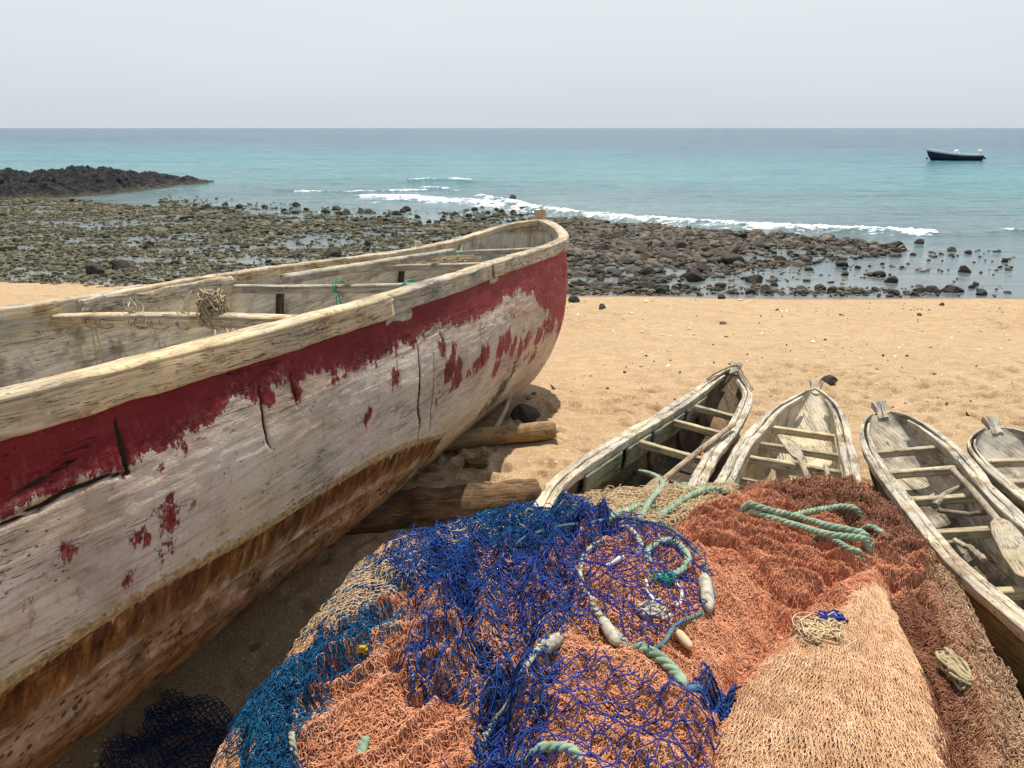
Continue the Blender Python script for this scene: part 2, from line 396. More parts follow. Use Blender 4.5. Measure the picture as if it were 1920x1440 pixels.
def build_sea():
    yr = np.concatenate([np.linspace(12.4, 46, 820), np.geomspace(46, 140, 260)[1:], np.geomspace(140, 30000, 90)[1:]])
    u = np.concatenate([-np.geomspace(9, .80, 26), np.linspace(-.78, .78, 760), np.geomspace(.80, 9, 26)])
    X = u[None, :] * yr[:, None]; Y = np.broadcast_to(yr[:, None], X.shape)
    P = np.stack([X.ravel(), Y.ravel()], 1)
    foam = np.zeros(len(P)); z = np.zeros(len(P))
    near = (P[:, 1] < 55)
    q = P[near]
    wx = q[:, 0] + .35 * fbm(q[:, 0] * .5, q[:, 1] * .5, None, 5, 3); wy = q[:, 1] + .45 * fbm(q[:, 0] * .8, q[:, 1] * .5, None, 9, 4)
    W = np.stack([wx, wy], 1); f = np.zeros(len(q)); zz = np.zeros(len(q))
    for line, hw, hh, st in FOAM_GLITTER:
        d, pos = seg_dist(W, line); tot = sum(np.linalg.norm(np.array(b) - np.array(a)) for a, b in zip(line[:-1], line[1:]))
        end = sst(0, 1.2, pos) * sst(0, 1.2, tot - pos)
        w = hw * (.65 + .7 * (vn(q[:, 0] * .9, q[:, 1] * .3, None, 31) * .5 + .5))
        g = np.exp(-(d / w)**2 * 1.2) * end
        f = np.maximum(f, g * st); zz = zz + hh * np.exp(-(d / (hw * 1.15))**2) * (.35 + .65 * end)
    lum = fbm(q[:, 0] * 6, q[:, 1] * 6, None, 77, 3)
    zz = zz + sst(.35, .9, f) * .05 * np.abs(lum) * 1.6
    foam[near] = f * (.75 + .5 * vn(q[:, 0] * 1.6, q[:, 1] * 1.6, None, 88)); z[near] = zz
    e = P[:, 1] - shore_shift(P[:, 0]); am = sst(16, 30, P[:, 1]) * sst(400, 150, P[:, 1])
    z = z + am * (.035 * fbm(P[:, 0] * .22, P[:, 1] * .75, None, 50, 3) + .012 * fbm(P[:, 0] * 1.3, P[:, 1] * 3., None, 55, 2))
    z = z + .004 * fbm(P[:, 0] * 2.5, P[:, 1] * 6, None, 58, 2)
    V = np.stack([P[:, 0], P[:, 1], SEA + z], 1)
    m = M('sea_water'); w = m.coord('World'); sx = m.n('ShaderNodeSeparateXYZ'); m.l(m.n('ShaderNodeNewGeometry').outputs['Position'], sx.inputs[0])
    dist = m.math('ADD', sx.outputs[1], m.math('MULTIPLY', sx.outputs[0], .45))
    nz = m.noise(m.coord('World', (.010, .045, 1)), 1., 4, .6)
    lg = m.math('LOGARITHM', m.math('MAXIMUM', dist, 10.), 10.)
    lg = m.math('ADD', lg, m.math('MULTIPLY', m.math('SUBTRACT', nz, .5), .30))
    c = m.ramp(m.rng(lg, 1.1, 3.3), [(.0, (.13, .135, .125)), (.10, (.115, .145, .145)), (.19, (.085, .165, .175)), (.25, (.07, .195, .21)), (.33, (.04, .19, .22)), (.42, (.024, .125, .18)), (.52, (.015, .085, .145)), (1., (.013, .072, .13))])
    st = m.noise(m.coord('World', (.55, 2.2, 1)), 1., 5, .6)
    c = m.mix(m.rng(st, .40, .62, 0, .8), c, m.mix(1., c, (1.45, 1.4, 1.3), 'MULTIPLY'))  # bright ripple facets and glints painted into the water colour
    s2 = m.noise(m.coord('World', (.05, .13, 1)), 1., 9, .82); c = m.mix(m.rng(s2, .40, .60, 0, .85), m.mix(1., c, (.80, .82, .86), 'MULTIPLY'), m.mix(1., c, (1.35, 1.25, 1.18), 'MULTIPLY'))  # broader ripple light and dark, also put into the colour
    fo = m.attr('foam'); fn = m.noise(m.coord('World', (2.2, 3.2, 2)), 1.3, 5, .68, .5)
    v2 = m.rng(m.vor(m.coord('World', (1, 1.6, 1)), 5.5, 'DISTANCE_TO_EDGE'), 0, .16, 1, 0)
    fm = m.math('ADD', fo, m.math('MULTIPLY', m.math('SUBTRACT', fn, .5), 2.6)); fm = m.math('ADD', fm, m.math('MULTIPLY', v2, m.math('MULTIPLY', fo, .25)))
    fm = m.rng(fm, .50, .92, smooth=True); fm = m.math('MULTIPLY', fm, m.rng(fo, .12, .3))
    c = m.mix(fm, c, (.86, .88, .88))
    near = m.noise(m.coord('World', (2.6, 8, 3)), 1., 4, .6); near2 = m.noise(m.coord('World', (9, 22, 5)), 1., 3)
    mid = m.noise(m.coord('World', (.5, 1.6, 1)), 1., 5, .62)
    far = m.noise(m.coord('World', (.06, .22, 1)), 1., 6, .62)
    amp = m.rng(sx.outputs[1], 14, 34, .10, 1.)
    h = m.math('ADD', m.math('MULTIPLY', near, .055), m.math('MULTIPLY', near2, .012)); h = m.math('MULTIPLY', h, amp)
    h = m.math('ADD', h, m.math('MULTIPLY', mid, m.rng(sx.outputs[1], 18, 40, .03, .6)))
    h = m.math('ADD', h, m.math('MULTIPLY', far, m.rng(sx.outputs[1], 40, 200, .0, 3.)))
    m.b.inputs['IOR'].default_value = 1.33; m.b.inputs['Specular IOR Level'].default_value = .42
    mt = m.out(c, m.mix(fm, m.mix(m.rng(sx.outputs[1], 16, 80), (.08, .08, .08), (.16, .16, .16)), (.9, .9, .9)), m.bump(h, 1.0, 1.0))
    o = mesh('sea', V, grid_faces(*X.shape)[:, ::-1], mt, attrs={'foam': foam}); props(o, kind='structure')
build_sea()

# ================================================================== stones of the reef flat
def stone_mat(name, cols, rough=.75):
    m = M(name); r = m.island(); w = m.coord('World')
    c = m.ramp(r, [(i / (len(cols) - 1), x) for i, x in enumerate(cols)])
    n = m.noise(w, 14, 5, .7)
    c = m.mix(m.rng(n, .35, .65, 0, .55), c, m.mix(1., c, (.45, .45, .42), 'MULTIPLY'))
    return m.out(c, rough, m.bump(n, .03, .9))
OLIVE = stone_mat('weedy_stone', [(.055, .048, .026), (.14, .12, .06), (.085, .075, .038), (.20, .17, .095), (.035, .032, .022), (.12, .105, .05), (.26, .225, .135), (.07, .062, .034)])
BASALT = stone_mat('basalt_stone', [(.055, .044, .030), (.14, .11, .072), (.030, .026, .020), (.19, .15, .10), (.08, .062, .042), (.045, .037, .027), (.25, .20, .14), (.10, .08, .055)])
def ytop(px): return np.interp(px, [0, 150, 230, 330, 480, 640, 800, 900, 1000, 1150, 1300, 1500, 1600, 1690, 1720], [376, 376, 386, 392, 405, 413, 420, 416, 410, 417, 430, 444, 452, 462, 480])
def ybot(px): return np.interp(px, [0, 60, 180, 300, 1060, 1200, 1350, 1480, 1600, 1700], [529, 532, 545, 556, 549, 536, 520, 500, 486, 470])
def yshore(px): return np.interp(px, [0, 180, 300, 1060, 1500, 1900, 2000], [530, 546, 560, 552, 554, 558, 558])
def scatter(n, x0, x1, y0, y1, seed):
    r = np.random.default_rng(seed); x = r.uniform(x0, x1, n); y = r.uniform(y0, y1, n)
    q = proj(np.stack([x, y, np.full(n, SEA)], 1)); px, py = q[:, 0], q[:, 1]
    inside = (px > -330) & (px < 1980)
    d = np.zeros(n)
    dense = (py > ytop(px) + 3 * vn(px * .05, py * 0)) & (py < ybot(px)) & (px < 1705)
    d[dense] = 1.
    pool = fbm(x * .55, y * 1.1, None, 201, 3) + .35 * sst(500, 540, py) * (px < 420)
    d[dense & (px < 1000) & (pool > .13)] = .12
    d[dense & (px >= 1000) & (pool > .22)] = .15
    band = (py <= ytop(px)) & (py > ytop(px) - 30) & (px > 300) & (px < 1010)
    d[band] = np.clip((py - ytop(px) + 30) / 30, 0, 1)[band]**2 * .45 * (fbm(x * .8, y * .8, None, 5, 2) > -.05)[band]
    low = (py >= ybot(px)) & (py < yshore(px)) & (px > 1000) & (px < 1900)
    cl = fbm(x * .7, y * 1.5, None, 8, 3)
    d[low] = np.where(cl > .16, .20 + .25 * sst(1500, 1150, px), .02)[low]
    edge = (py > yshore(px) - 16) & (py < yshore(px) + 1) & (px > 1050) & (px < 1880); d[edge] = np.maximum(d[edge], .75 * sst(1880, 1500, px)[edge] + .2)
    edge = (py > yshore(px) - 12) & (py < yshore(px)) & (px < 1050); d[edge] = np.maximum(d[edge], .6)
    k = inside & (r.random(n) < d)
    return x[k], y[k], px[k], py[k], r
shapes1 = [rock_shape(1, 100 + i, 9) for i in range(14)]
shapes0 = [rock_shape(0, 500 + i, 4) for i in range(14)]
def stone_field():
    VV = {0: [], 1: []}; FFs = {0: [], 1: []}; cnt = {0: 0, 1: 0}
    sets = [scatter(104000, -27, 3, 14, 36, 1), scatter(30000, 0, 16, 12.5, 27, 2)]
    for si, (x, y, px, py, r) in enumerate(sets):
        n = len(x)
        right = px > 1020 + 60 * vn(px * .01, py * .02)
        s = np.where(right, r.lognormal(-3.1, .45, n), r.lognormal(-3.22, .42, n)) * (1 + .35 * (py < ytop(px) + 25))
        far = right & (py < ybot(px) - 28); s = np.where(far, r.lognormal(-2.65, .40, n), s)
        s = np.where((py >= ybot(px)) & (px > 1060), s * .72, s); s = np.clip(s, .022, .26)
        if si == 0: keep = (~right) | True
        for i in range(n):
            k = int(right[i] or r.random() < .12); v, f = (shapes0 if (py[i] < 430 and px[i] < 950) or s[i] < .032 else shapes1)[r.integers(14)]
            a = r.uniform(0, 2 * PI); ca, sa = math.cos(a), math.sin(a)
            q = v * s[i] * (1., r.uniform(.8, 1.2), r.uniform(.7, 1.15))
            tl = r.normal(0, .45); q = np.stack([q[:, 0], q[:, 1] * math.cos(tl) - q[:, 2] * math.sin(tl), q[:, 1] * math.sin(tl) + q[:, 2] * math.cos(tl)], 1)
            q = np.stack([q[:, 0] * ca - q[:, 1] * sa + x[i], q[:, 0] * sa + q[:, 1] * ca + y[i], q[:, 2] + SEA - .03 + s[i] * .12 + r.uniform(0, .05)], 1)
            VV[k].append(q); FFs[k].append(f + cnt[k]); cnt[k] += len(q)
    for k, nm, mt in ((0, 'reef_rubble', OLIVE), (1, 'shore_stones', BASALT)):
        o = mesh(nm, np.concatenate(VV[k]), np.concatenate(FFs[k]), mt, smooth=False); props(o, kind='stuff', label=['olive brown weedy rubble covering the wet reef flat left of the big boat', 'smaller dark grey stones filling the bank along the breaking wave'][k], cat='stones')
stone_field()

# single larger stones: shared shapes, one object each
big_shapes = [rock_shape(3, 300 + i, 9) for i in range(7)]
big_mesh = []
for i, (v, f) in enumerate(big_shapes):
    o = mesh('boulder', v * (1 + .05 * fbm(v[:, 0] * 9, v[:, 1] * 9, v[:, 2] * 9, i, 3)[:, None]), f, BASALT, smooth=False); big_mesh.append(o.data); bpy.data.objects.remove(o)
def boulder(name, px, py, w, label, cat='boulder', group=None, z=None, shape=None, flat=1., mat=None):
    """w: width in metres"""
    p = on_ground(px, py) if z == 'g' else at(px, py, SEA if z is None else z)
    o = bpy.data.objects.new(name, big_mesh[RNG.integers(7) if shape is None else shape]); col.objects.link(o)
    o.location = (p[0], p[1] + w * .25, p[2] + w * .13 * flat); o.rotation_euler = (RNG.uniform(-.2, .2), RNG.uniform(-.2, .2), RNG.uniform(0, 6.28)); o.scale = (w * .56, w * .56, w * .6 * flat)
    return props(o, label, cat, group)
NAMED = [
 (1300, 532 - 6, .46, 'wide rounded boulder, largest standing in the tide pool behind the sand'), (1417, 530, .30, 'blocky boulder right of the wide rounded one in the tide pool'),
 (1375, 497, .46, 'big black boulder lying at the near edge of the stone bank'), (1505, 496, .30, 'dark boulder at the near right edge of the stone bank'), (1580, 500, .24, 'flat dark boulder lying in open water just off the stone bank'),
 (1650, 519, .24, 'round dark boulder standing alone in the shallows on the right'), (1675, 530, .24, 'jagged boulder with a pointed top in the right shallows'), (1810, 511, .26, 'low flat rock awash at the far right of the shallows'),
 (1726, 457, .25, 'dark rock just beyond the right tip of the stone bank'), (1688, 466, .34, 'broad dark rock at the right tip of the stone bank'), (1787, 471, .20, 'small round rock out in calm water before the breakers'),
 (1452, 536, .16, 'small upright black rock in the tide pool'), (960, 373, .34, 'lone black rock among the foam beyond the big boat bow'), (1206, 480, .42, 'tall squarish black boulder in the stone bank right of the big boat bow'),
 (1128, 474, .40, 'dark angular boulder in the stone bank nearest the big boat bow'), (1320, 510, .34, 'dark boulder leaning beside the black boulder at the bank edge'), (1253, 490, .40, 'dark broad boulder in the middle of the stone bank'),
 (1215, 516, .32, 'dark rounded boulder low in the stone bank above the pool'), (172, 514, .44, 'biggest dark boulder on the reef flat, beside the left pools'), (225, 505, .36, 'flat dark boulder right of the biggest one on the reef flat'),
 (620, 482, .42, 'broad dark boulder on the reef flat above the far gunwale'), (277, 463, .30, 'dark boulder alone in the middle of the reef flat'), (385, 393, .40, 'dark rock at the far water edge of the reef flat'), (368, 398, .30, 'low rock beside the dark rock at the reef flat water edge'),
 (1345, 485, .40, 'pale grey flat boulder in the right part of the bank'),
]
for px, py, w, lb in NAMED: boulder('boulder', px, py, w, lb, group='single boulders of the shore')
def more(n, pxr, fn, wr, label, group, seed):
    r = np.random.default_rng(seed)
    for i in range(n):
        px = r.uniform(*pxr); y0, y1 = fn(px); py = r.uniform(y0, y1)
        boulder('stone', px, py, float(r.uniform(*wr)), label, 'stone', group)
more(70, (1010, 1690), lambda x: (ytop(x) + 4, max(ytop(x) + 14, ybot(x) - 30)), (.14, .26), 'one of the large dark stones heaped in the bank below the breaking wave', 'large stones of the bank', 11)
more(60, (1060, 1690), lambda x: (ybot(x) - 26, ybot(x) + 2), (.10, .18), 'one of the middling dark stones along the near side of the bank', 'middling stones of the bank', 12)
more(45, (400, 990), lambda x: (ytop(x) - 24, ytop(x) + 2), (.15, .30), 'one of the dark stones scattered in the shallow water beyond the reef flat', 'stones in the far shallows', 13)
more(50, (0, 980), lambda x: (ytop(x) + 14, min(ybot(x), 500)), (.13, .24), 'one of the larger dark stones standing out of the weedy reef flat', 'larger stones on the reef flat', 14)
more(40, (1080, 1860), lambda x: (yshore(x) - 14, yshore(x) - 2), (.10, .22), 'one of the small dark stones lined up where the sand meets the water', 'stones along the edge of the sand', 15)
more(12, (1560, 1880), lambda x: (466, 520), (.07, .13), 'one of the little dark stones poking out of the right shallows', 'little stones in the right shallows', 16)
SG = 'loose stones on the sand'
for px, py, w, lb in [(1076, 567, .20, 'dark stone on the sand just right of the big boat stem'), (1128, 578, .12, 'small brown stone on the sand below the stone edge'), (1557, 721, .15, 'smooth grey stone behind the stem of the pale canoe'),
                      (1548, 638, .035, 'black pebble alone in the middle of the sand'), (1725, 592, .07, 'black flat stone on the right of the sand'), (1768, 573, .09, 'small dark stone near the water on the right sand'), (1218, 547, .34, 'mossy rock at the edge of the sand'), (1180, 551, .24, 'low mossy rock left of the other at the sand edge'),
                      (1352, 560, .16, 'thin flat stone on the sand below the tide pool')]:
    boulder('stone', px, py, w, lb, 'stone', SG, z='g')
b = boulder('dark_stone', 986, 790, .20, 'jagged black stone in the bow shadow behind the short log', 'stone', z='g', shape=2); b.scale.z *= 1.25

# ================================================================== lava spit
def lava():
    P0 = [at(-160, 372, SEA)[:2], at(0, 377, SEA)[:2], at(120, 373, SEA)[:2], at(225, 365, SEA)[:2], at(300, 356, SEA)[:2], at(388, 345, SEA)[:2]]
    tip = np.array(P0[-1]); back = [(tip[0] + .3, tip[1] + 2.2), (-21, 49), (-28, 50), (-40, 50)]
    poly = np.array([tuple(p) for p in P0] + back)
    ys = np.linspace(28, 52, 330); xs = np.linspace(-40, -13, 430)
    X, Y = np.meshgrid(xs, ys); q = np.stack([X.ravel(), Y.ravel()], 1)
    ring = np.vstack([poly, poly[:1]]); d, _ = seg_dist(q, ring); ins = in_poly(q, poly); d = np.where(ins, d, -d) + .55 * fbm(q[:, 0] * .7, q[:, 1] * .7, None, 3, 4)
    h = sst(-.3, 2.2, d); px = proj(np.stack([q[:, 0], q[:, 1], np.full(len(q), SEA)], 1))[:, 0]
    top = np.interp(px, [-200, 0, 60, 150, 230, 300, 388], [.62, .66, .50, .80, .62, .42, .30])
    rid = 1 - np.abs(fbm(q[:, 0] * .55, q[:, 1] * .9, None, 13, 5)) * 2.2
    rid2 = 1 - np.abs(fbm(q[:, 0] * 2.3, q[:, 1] * 3.1, None, 23, 3)) * 2.2
    z = SEA - .12 + h * (top * (.62 + .38 * rid) + .16 * rid2) + .05 * sst(0, 1, d) * np.round(fbm(q[:, 0] * 3, q[:, 1] * 3, None, 9, 2) * 4)
    m = M('lava_rock'); w = m.coord('World'); n = m.noise(w, 3.4, 6, .7); n2 = m.noise(w, 16, 4, .7)
    sx = m.n('ShaderNodeSeparateXYZ'); m.l(m.n('ShaderNodeNewGeometry').outputs['Position'], sx.inputs[0])
    c = m.ramp(n, [(.3, (.012, .012, .013)), (.5, (.035, .033, .034)), (.68, (.085, .08, .078))])
    c = m.mix(m.rng(sx.outputs[2], SEA + .02, SEA + .30, .75, 0.), c, (.12, .105, .065))
    mt = m.out(c, .8, m.bump(m.math('ADD', n, m.math('MULTIPLY', n2, .4)), .25, 1.))
    o = mesh('lava_spit', np.stack([q[:, 0], q[:, 1], z], 1), grid_faces(*X.shape)[:, ::-1][:, ::-1], mt, smooth=False); props(o, 'low black lava rock spit running into the sea at the left', 'rocks', kind='structure')
lava()

# ================================================================== sky, sun, camera
w = bpy.data.worlds.new('World'); bpy.context.scene.world = w; w.use_nodes = True; nt = w.node_tree; nt.nodes.clear()
SUN_EL, SUN_AZ = math.radians(69), math.radians(9)
sky = nt.nodes.new('ShaderNodeTexSky'); sky.sky_type = 'NISHITA'; sky.sun_disc = False; sky.sun_elevation = SUN_EL; sky.sun_rotation = SUN_AZ
sky.dust_density = 3.; sky.air_density = 1.; sky.altitude = 0
bg = nt.nodes.new('ShaderNodeBackground'); bg.inputs[1].default_value = .085
veil = nt.nodes.new('ShaderNodeBackground'); veil.inputs[1].default_value = 1.
tc = nt.nodes.new('ShaderNodeTexCoord'); sp = nt.nodes.new('ShaderNodeSeparateXYZ'); nt.links.new(tc.outputs['Generated'], sp.inputs[0])
rp = nt.nodes.new('ShaderNodeValToRGB'); e = rp.color_ramp.elements
for _ in range(3): e.new(.5)
for q, (p, c) in zip(e, [(0., (.70, .775, .845)), (.05, (.71, .785, .845)), (.13, (.79, .85, .875)), (.4, (.60, .69, .78)), (1., (.30, .42, .62))]): q.position = p; q.color = (*c, 1)
nt.links.new(sp.outputs[2], rp.inputs[0])
mp = nt.nodes.new('ShaderNodeMapping'); mp.inputs['Scale'].default_value = (1.2, 1.2, 9); nt.links.new(tc.outputs['Generated'], mp.inputs[0])
cn = nt.nodes.new('ShaderNodeTexNoise'); cn.inputs['Scale'].default_value = 1.6; cn.inputs['Detail'].default_value = 4; nt.links.new(mp.outputs[0], cn.inputs['Vector'])
mr = nt.nodes.new('ShaderNodeMapRange'); mr.inputs[1].default_value = .4; mr.inputs[2].default_value = .7; mr.inputs[3].default_value = .985; mr.inputs[4].default_value = 1.02; nt.links.new(cn.outputs[0], mr.inputs[0])
mx = nt.nodes.new('ShaderNodeMix'); mx.data_type = 'RGBA'; mx.blend_type = 'MULTIPLY'; mx.inputs[0].default_value = 1; nt.links.new(rp.outputs[0], mx.inputs[6]); nt.links.new(mr.outputs[0], mx.inputs[7])
nt.links.new(mx.outputs[2], veil.inputs[0]); nt.links.new(sky.outputs[0], bg.inputs[0])
ms = nt.nodes.new('ShaderNodeMixShader'); ms.inputs[0].default_value = .8; out = nt.nodes.new('ShaderNodeOutputWorld')
nt.links.new(bg.outputs[0], ms.inputs[1]); nt.links.new(veil.outputs[0], ms.inputs[2]); nt.links.new(ms.outputs[0], out.inputs[0])
sl = bpy.data.lights.new('sun', 'SUN'); sl.energy = 5.0; sl.angle = math.radians(.9); sl.color = (1., .955, .88)
so = bpy.data.objects.new('sun', sl); col.objects.link(so)
from mathutils import Vector
sd = Vector((math.sin(SUN_AZ) * math.cos(SUN_EL), math.cos(SUN_AZ) * math.cos(SUN_EL), math.sin(SUN_EL)))
so.rotation_euler = sd.to_track_quat('Z', 'Y').to_euler()
cam = bpy.data.cameras.new('camera'); co = bpy.data.objects.new('camera', cam); col.objects.link(co)
co.location = EYE; co.rotation_euler = (PI / 2 - PITCH, 0, 0); cam.sensor_width = 36; cam.lens = FL / 1920 * 36; cam.clip_start = .02; cam.clip_end = 60000
sc = bpy.context.scene; sc.camera = co
sc.view_settings.view_transform = 'Standard'; sc.view_settings.look = 'None'; sc.view_settings.exposure = .12; sc.view_settings.gamma = 1
sc.render.engine = 'CYCLES'; sc.cycles.use_denoising = True; sc.cycles.max_bounces = 6
# ================================================================== boats drawn up on the sand
class Boat:
    def __init__(s, O, psi, phi, th, kn, yR, yL, z, D0, rk, k, L, tail=.9):
        s.O = np.array(O); f = np.array([math.sin(psi), math.cos(psi), 0]); r = np.array([math.cos(psi), -math.sin(psi), 0]); u = np.array([0, 0, 1.])
        f2 = f * math.cos(th) + u * math.sin(th); u2 = u * math.cos(th) - f * math.sin(th)
        s.fw, s.rt, s.up = f2, r * math.cos(phi) + u2 * math.sin(phi), u2 * math.cos(phi) - r * math.sin(phi)
        s.kn, s.yRk, s.yLk, s.zk = kn, yR, yL, z; s.D0, s.rk, s.k, s.L, s.tail = D0, rk, k, L, tail; s.bulge = 0.
    def yR(s, t): return herm(s.kn, s.yRk, t)
    def yL(s, t): return herm(s.kn, s.yLk, t)
    def z(s, t): return herm(s.kn, s.zk, t)
    def D(s, t):
        a = np.clip(t / s.rk, 0, 1); b = np.clip((s.L - t) / s.tail, 0, 1)
        return s.D0 * ((1 - (1 - a)**2.2)**.6 if s.rk > 1 else (1 - (1 - a)**1.7)**.8) * (1 - (1 - b)**2.2)**.6
    def pt(s, t, y, dz=0.):
        t, y, dz = [np.asarray(q, float) for q in (t, y, dz)]
        return s.O - t[..., None] * s.fw + y[..., None] * s.rt + (s.z(t) + dz)[..., None] * s.up
    def right(s, t, i=0., dz=0.): return s.pt(t, s.yR(t) - i, dz)
    def left(s, t, i=0., dz=0.): return s.pt(t, s.yL(t) + i, dz)
    def section(s, t, a, inset, lift):
        """t (n,), a (m,) -> (n,m,3); inset of the side, lift of the bottom"""
        R, Lf = s.yR(t), s.yL(t); c = (R + Lf) / 2; w0 = (R - Lf) / 2; w = np.maximum(w0 - np.minimum(inset, .45 * w0), .001); D0 = s.D(t); D = np.maximum(D0 - np.minimum(lift, .5 * D0), .004)
        ca, sa = np.cos(a), np.sin(a); e = 2 / s.k
        y = c[:, None] + w[:, None] * np.sign(ca) * np.abs(ca)**e; z = -D[:, None] * np.abs(sa)**e - .012
        if s.bulge: y = y + s.bulge * (sst(.35, 1.3, t) * sst(s.L, s.L - 1.5, t))[:, None] * np.sign(ca) * np.sin(PI * np.clip(-z / D[:, None] / .86, 0, 1))**1.2
        return s.O - t[:, None, None] * s.fw + y[..., None] * s.rt + (s.z(t)[:, None] + z)[..., None] * s.up
    def angles(s, n, t0):
        a = np.linspace(0, PI, 4001); P = s.section(np.array([t0]), a, .03, 0)[0]
        g = np.concatenate([[0], np.cumsum(np.linalg.norm(np.diff(P, axis=0), axis=1))])
        return np.interp(np.linspace(0, g[-1], n), g, a)
    def rail(s, segs, w, h, seed, amp=.003, wf=None, drop=0., m=24, gap=None, fq=7.):
        """segs: list of (side, s0, s1). side 'R'/'L'/'B' (round the bow from right s0 to left s1)"""
        parts = []
        for q, sg in enumerate(segs):
            side, s0, s1 = sg[:3]; w_, h_, in_ = (sg[3:6] if len(sg) > 3 else (w, h, 0.))
            n = max(16, int(abs(s1 - s0) / .02))
            if side == 'B':
                tr = np.geomspace(s0, .02, 30); tl = np.geomspace(.03, s1, 30)
                P = np.vstack([s.right(tr), s.pt(np.array([-.004]), np.array([(s.yR(.02) + s.yL(.03)) / 2])), s.left(tl)]); P = smooth_path(P, 110)
                tt = norm(np.gradient(P, axis=0)); out = norm(np.cross(tt, s.up)); 
                if (out[0] @ s.rt) < 0: out = -out
                sf = np.concatenate([tr, [0], tl]); sf = np.interp(np.linspace(0, 1, 110), np.linspace(0, 1, 61), sf)
            else:
                t = np.linspace(s0, s1, n); P = s.right(t) if side == 'R' else s.left(t); tt = norm(np.gradient(P, axis=0))
                out = norm(np.cross(tt, s.up)); sgn = 1 if side == 'R' else -1
                out = np.where((out @ s.rt)[:, None] * sgn < 0, -out, out); sf = t
            f = np.ones(len(P)) if wf is None else wf(sf)
            K = dens(rrect(1, 1, .09, 3), m); pf = K[None] * np.stack([w_ * f, h_ * (.45 + .55 * f)], -1)[:, None]
            pf[..., 0] -= (w_ * f / 2 + in_)[:, None]; pf[..., 1] -= (h_ * (.45 + .55 * f) / 2 + drop)[:, None]
            ctr = P + out * (-(w_ * f / 2 + in_))[:, None] + s.up * (-(h_ * (.45 + .55 * f) / 2 + drop))[:, None]
            pf2 = pf - pf.mean(1, keepdims=True)
            wob = fbm(ctr[:, 0] * 5, ctr[:, 1] * 5, None, seed + q, 3); ctr = ctr + s.up * (wob * amp * 1.2)[:, None] + out * (wob * amp * .8)[:, None]
            parts.append(sweep2(ctr, pf2, out, s.up, amp, fq, seed + q))
        return merge(parts)
def sweep2(path, pf, side, up, amp, fq, seed):
    n, K = pf.shape[:2]; side = np.broadcast_to(side, (n, 3)); up = np.broadcast_to(up, (n, 3))
    V = path[:, None] + pf[..., :1] * side[:, None] + pf[..., 1:] * up[:, None]
    L = np.concatenate([[0], np.cumsum(np.linalg.norm(np.diff(path, axis=0), axis=1))])
    g = np.concatenate([[0], np.cumsum(np.linalg.norm(np.diff(np.vstack([pf[n // 2], pf[n // 2][:1]]), axis=0), axis=1))])[:-1]
    o = norm(V - path[:, None])
    d = fbm(V[..., 0] * fq, V[..., 1] * fq, V[..., 2] * fq, seed, 4) * amp * 1.6
    V = V + o * d[..., None]
    tan = norm(np.gradient(path, axis=0))
    for e in (0, -1): V[e] += tan[e] * (fbm(np.arange(K) * .3, np.zeros(K), None, seed + 3, 2) * .02)[:, None]
    uv = np.stack(np.broadcast_arrays(L[:, None] + seed * 1.7, g[None]), -1).reshape(-1, 2)
    V2 = np.vstack([V.reshape(-1, 3), V[0].mean(0), V[-1].mean(0)]); uv = np.vstack([uv, [L[0] + seed * 1.7, 0], [L[-1] + seed * 1.7, 0]])
    k = np.arange(K); b = (n - 1) * K; c = n * K
    return V2, [grid_faces(n, K, True), np.concatenate([np.stack([np.full(K, c), (k + 1) % K, k], 1), np.stack([np.full(K, c + 1), b + k, b + (k + 1) % K], 1)])], uv

# ------------------------------------------------------------------ the big red boat
kn = [0, .01, .03, .07, .13, .2, .3, .45, .6, .8, 1.1, 1.5, 2, 2.5, 3, 3.5, 4, 4.5, 5, 6, 7, 8, 8.6, 9]
yR = [.022, .0327, .0791, .1305, .1827, .2359, .3115, .4045, .4755, .543, .5668, .5655, .6019, .666, .7556, .8224, .8714, .9151, .9594, 1.03, 1.05, .96, .80, .56]
yL = [.012, .0007, -.0575, -.1334, -.2162, -.2819, -.3371, -.3905, -.4233, -.4491, -.475, -.5007, -.5457, -.5825, -.6108, -.6114, -.587, -.5489, -.5044, -.40, -.27, -.05, .20, .54]
zz = [.1134, .1109, .1065, .0988, .0886, .0761, .0569, .0324, .0114, -.0114, -.0341, -.0527, -.0614, -.0644, -.0638, -.0661, -.0707, -.0726, -.0699, -.06, -.03, .04, .09, .13]
BIG = Boat([.2574, 7.4149, 1.0954], .39384, .047128, -.065692, kn, yR, yL, zz, 1.235, 1.168, 2.56, 9., 1.4)
BIG.bulge = .065
def fork(P): return np.concatenate([np.geomspace(.0005, .5, 90), np.linspace(.505, 5.7, 930), np.linspace(5.75, 8.9995, 110)])
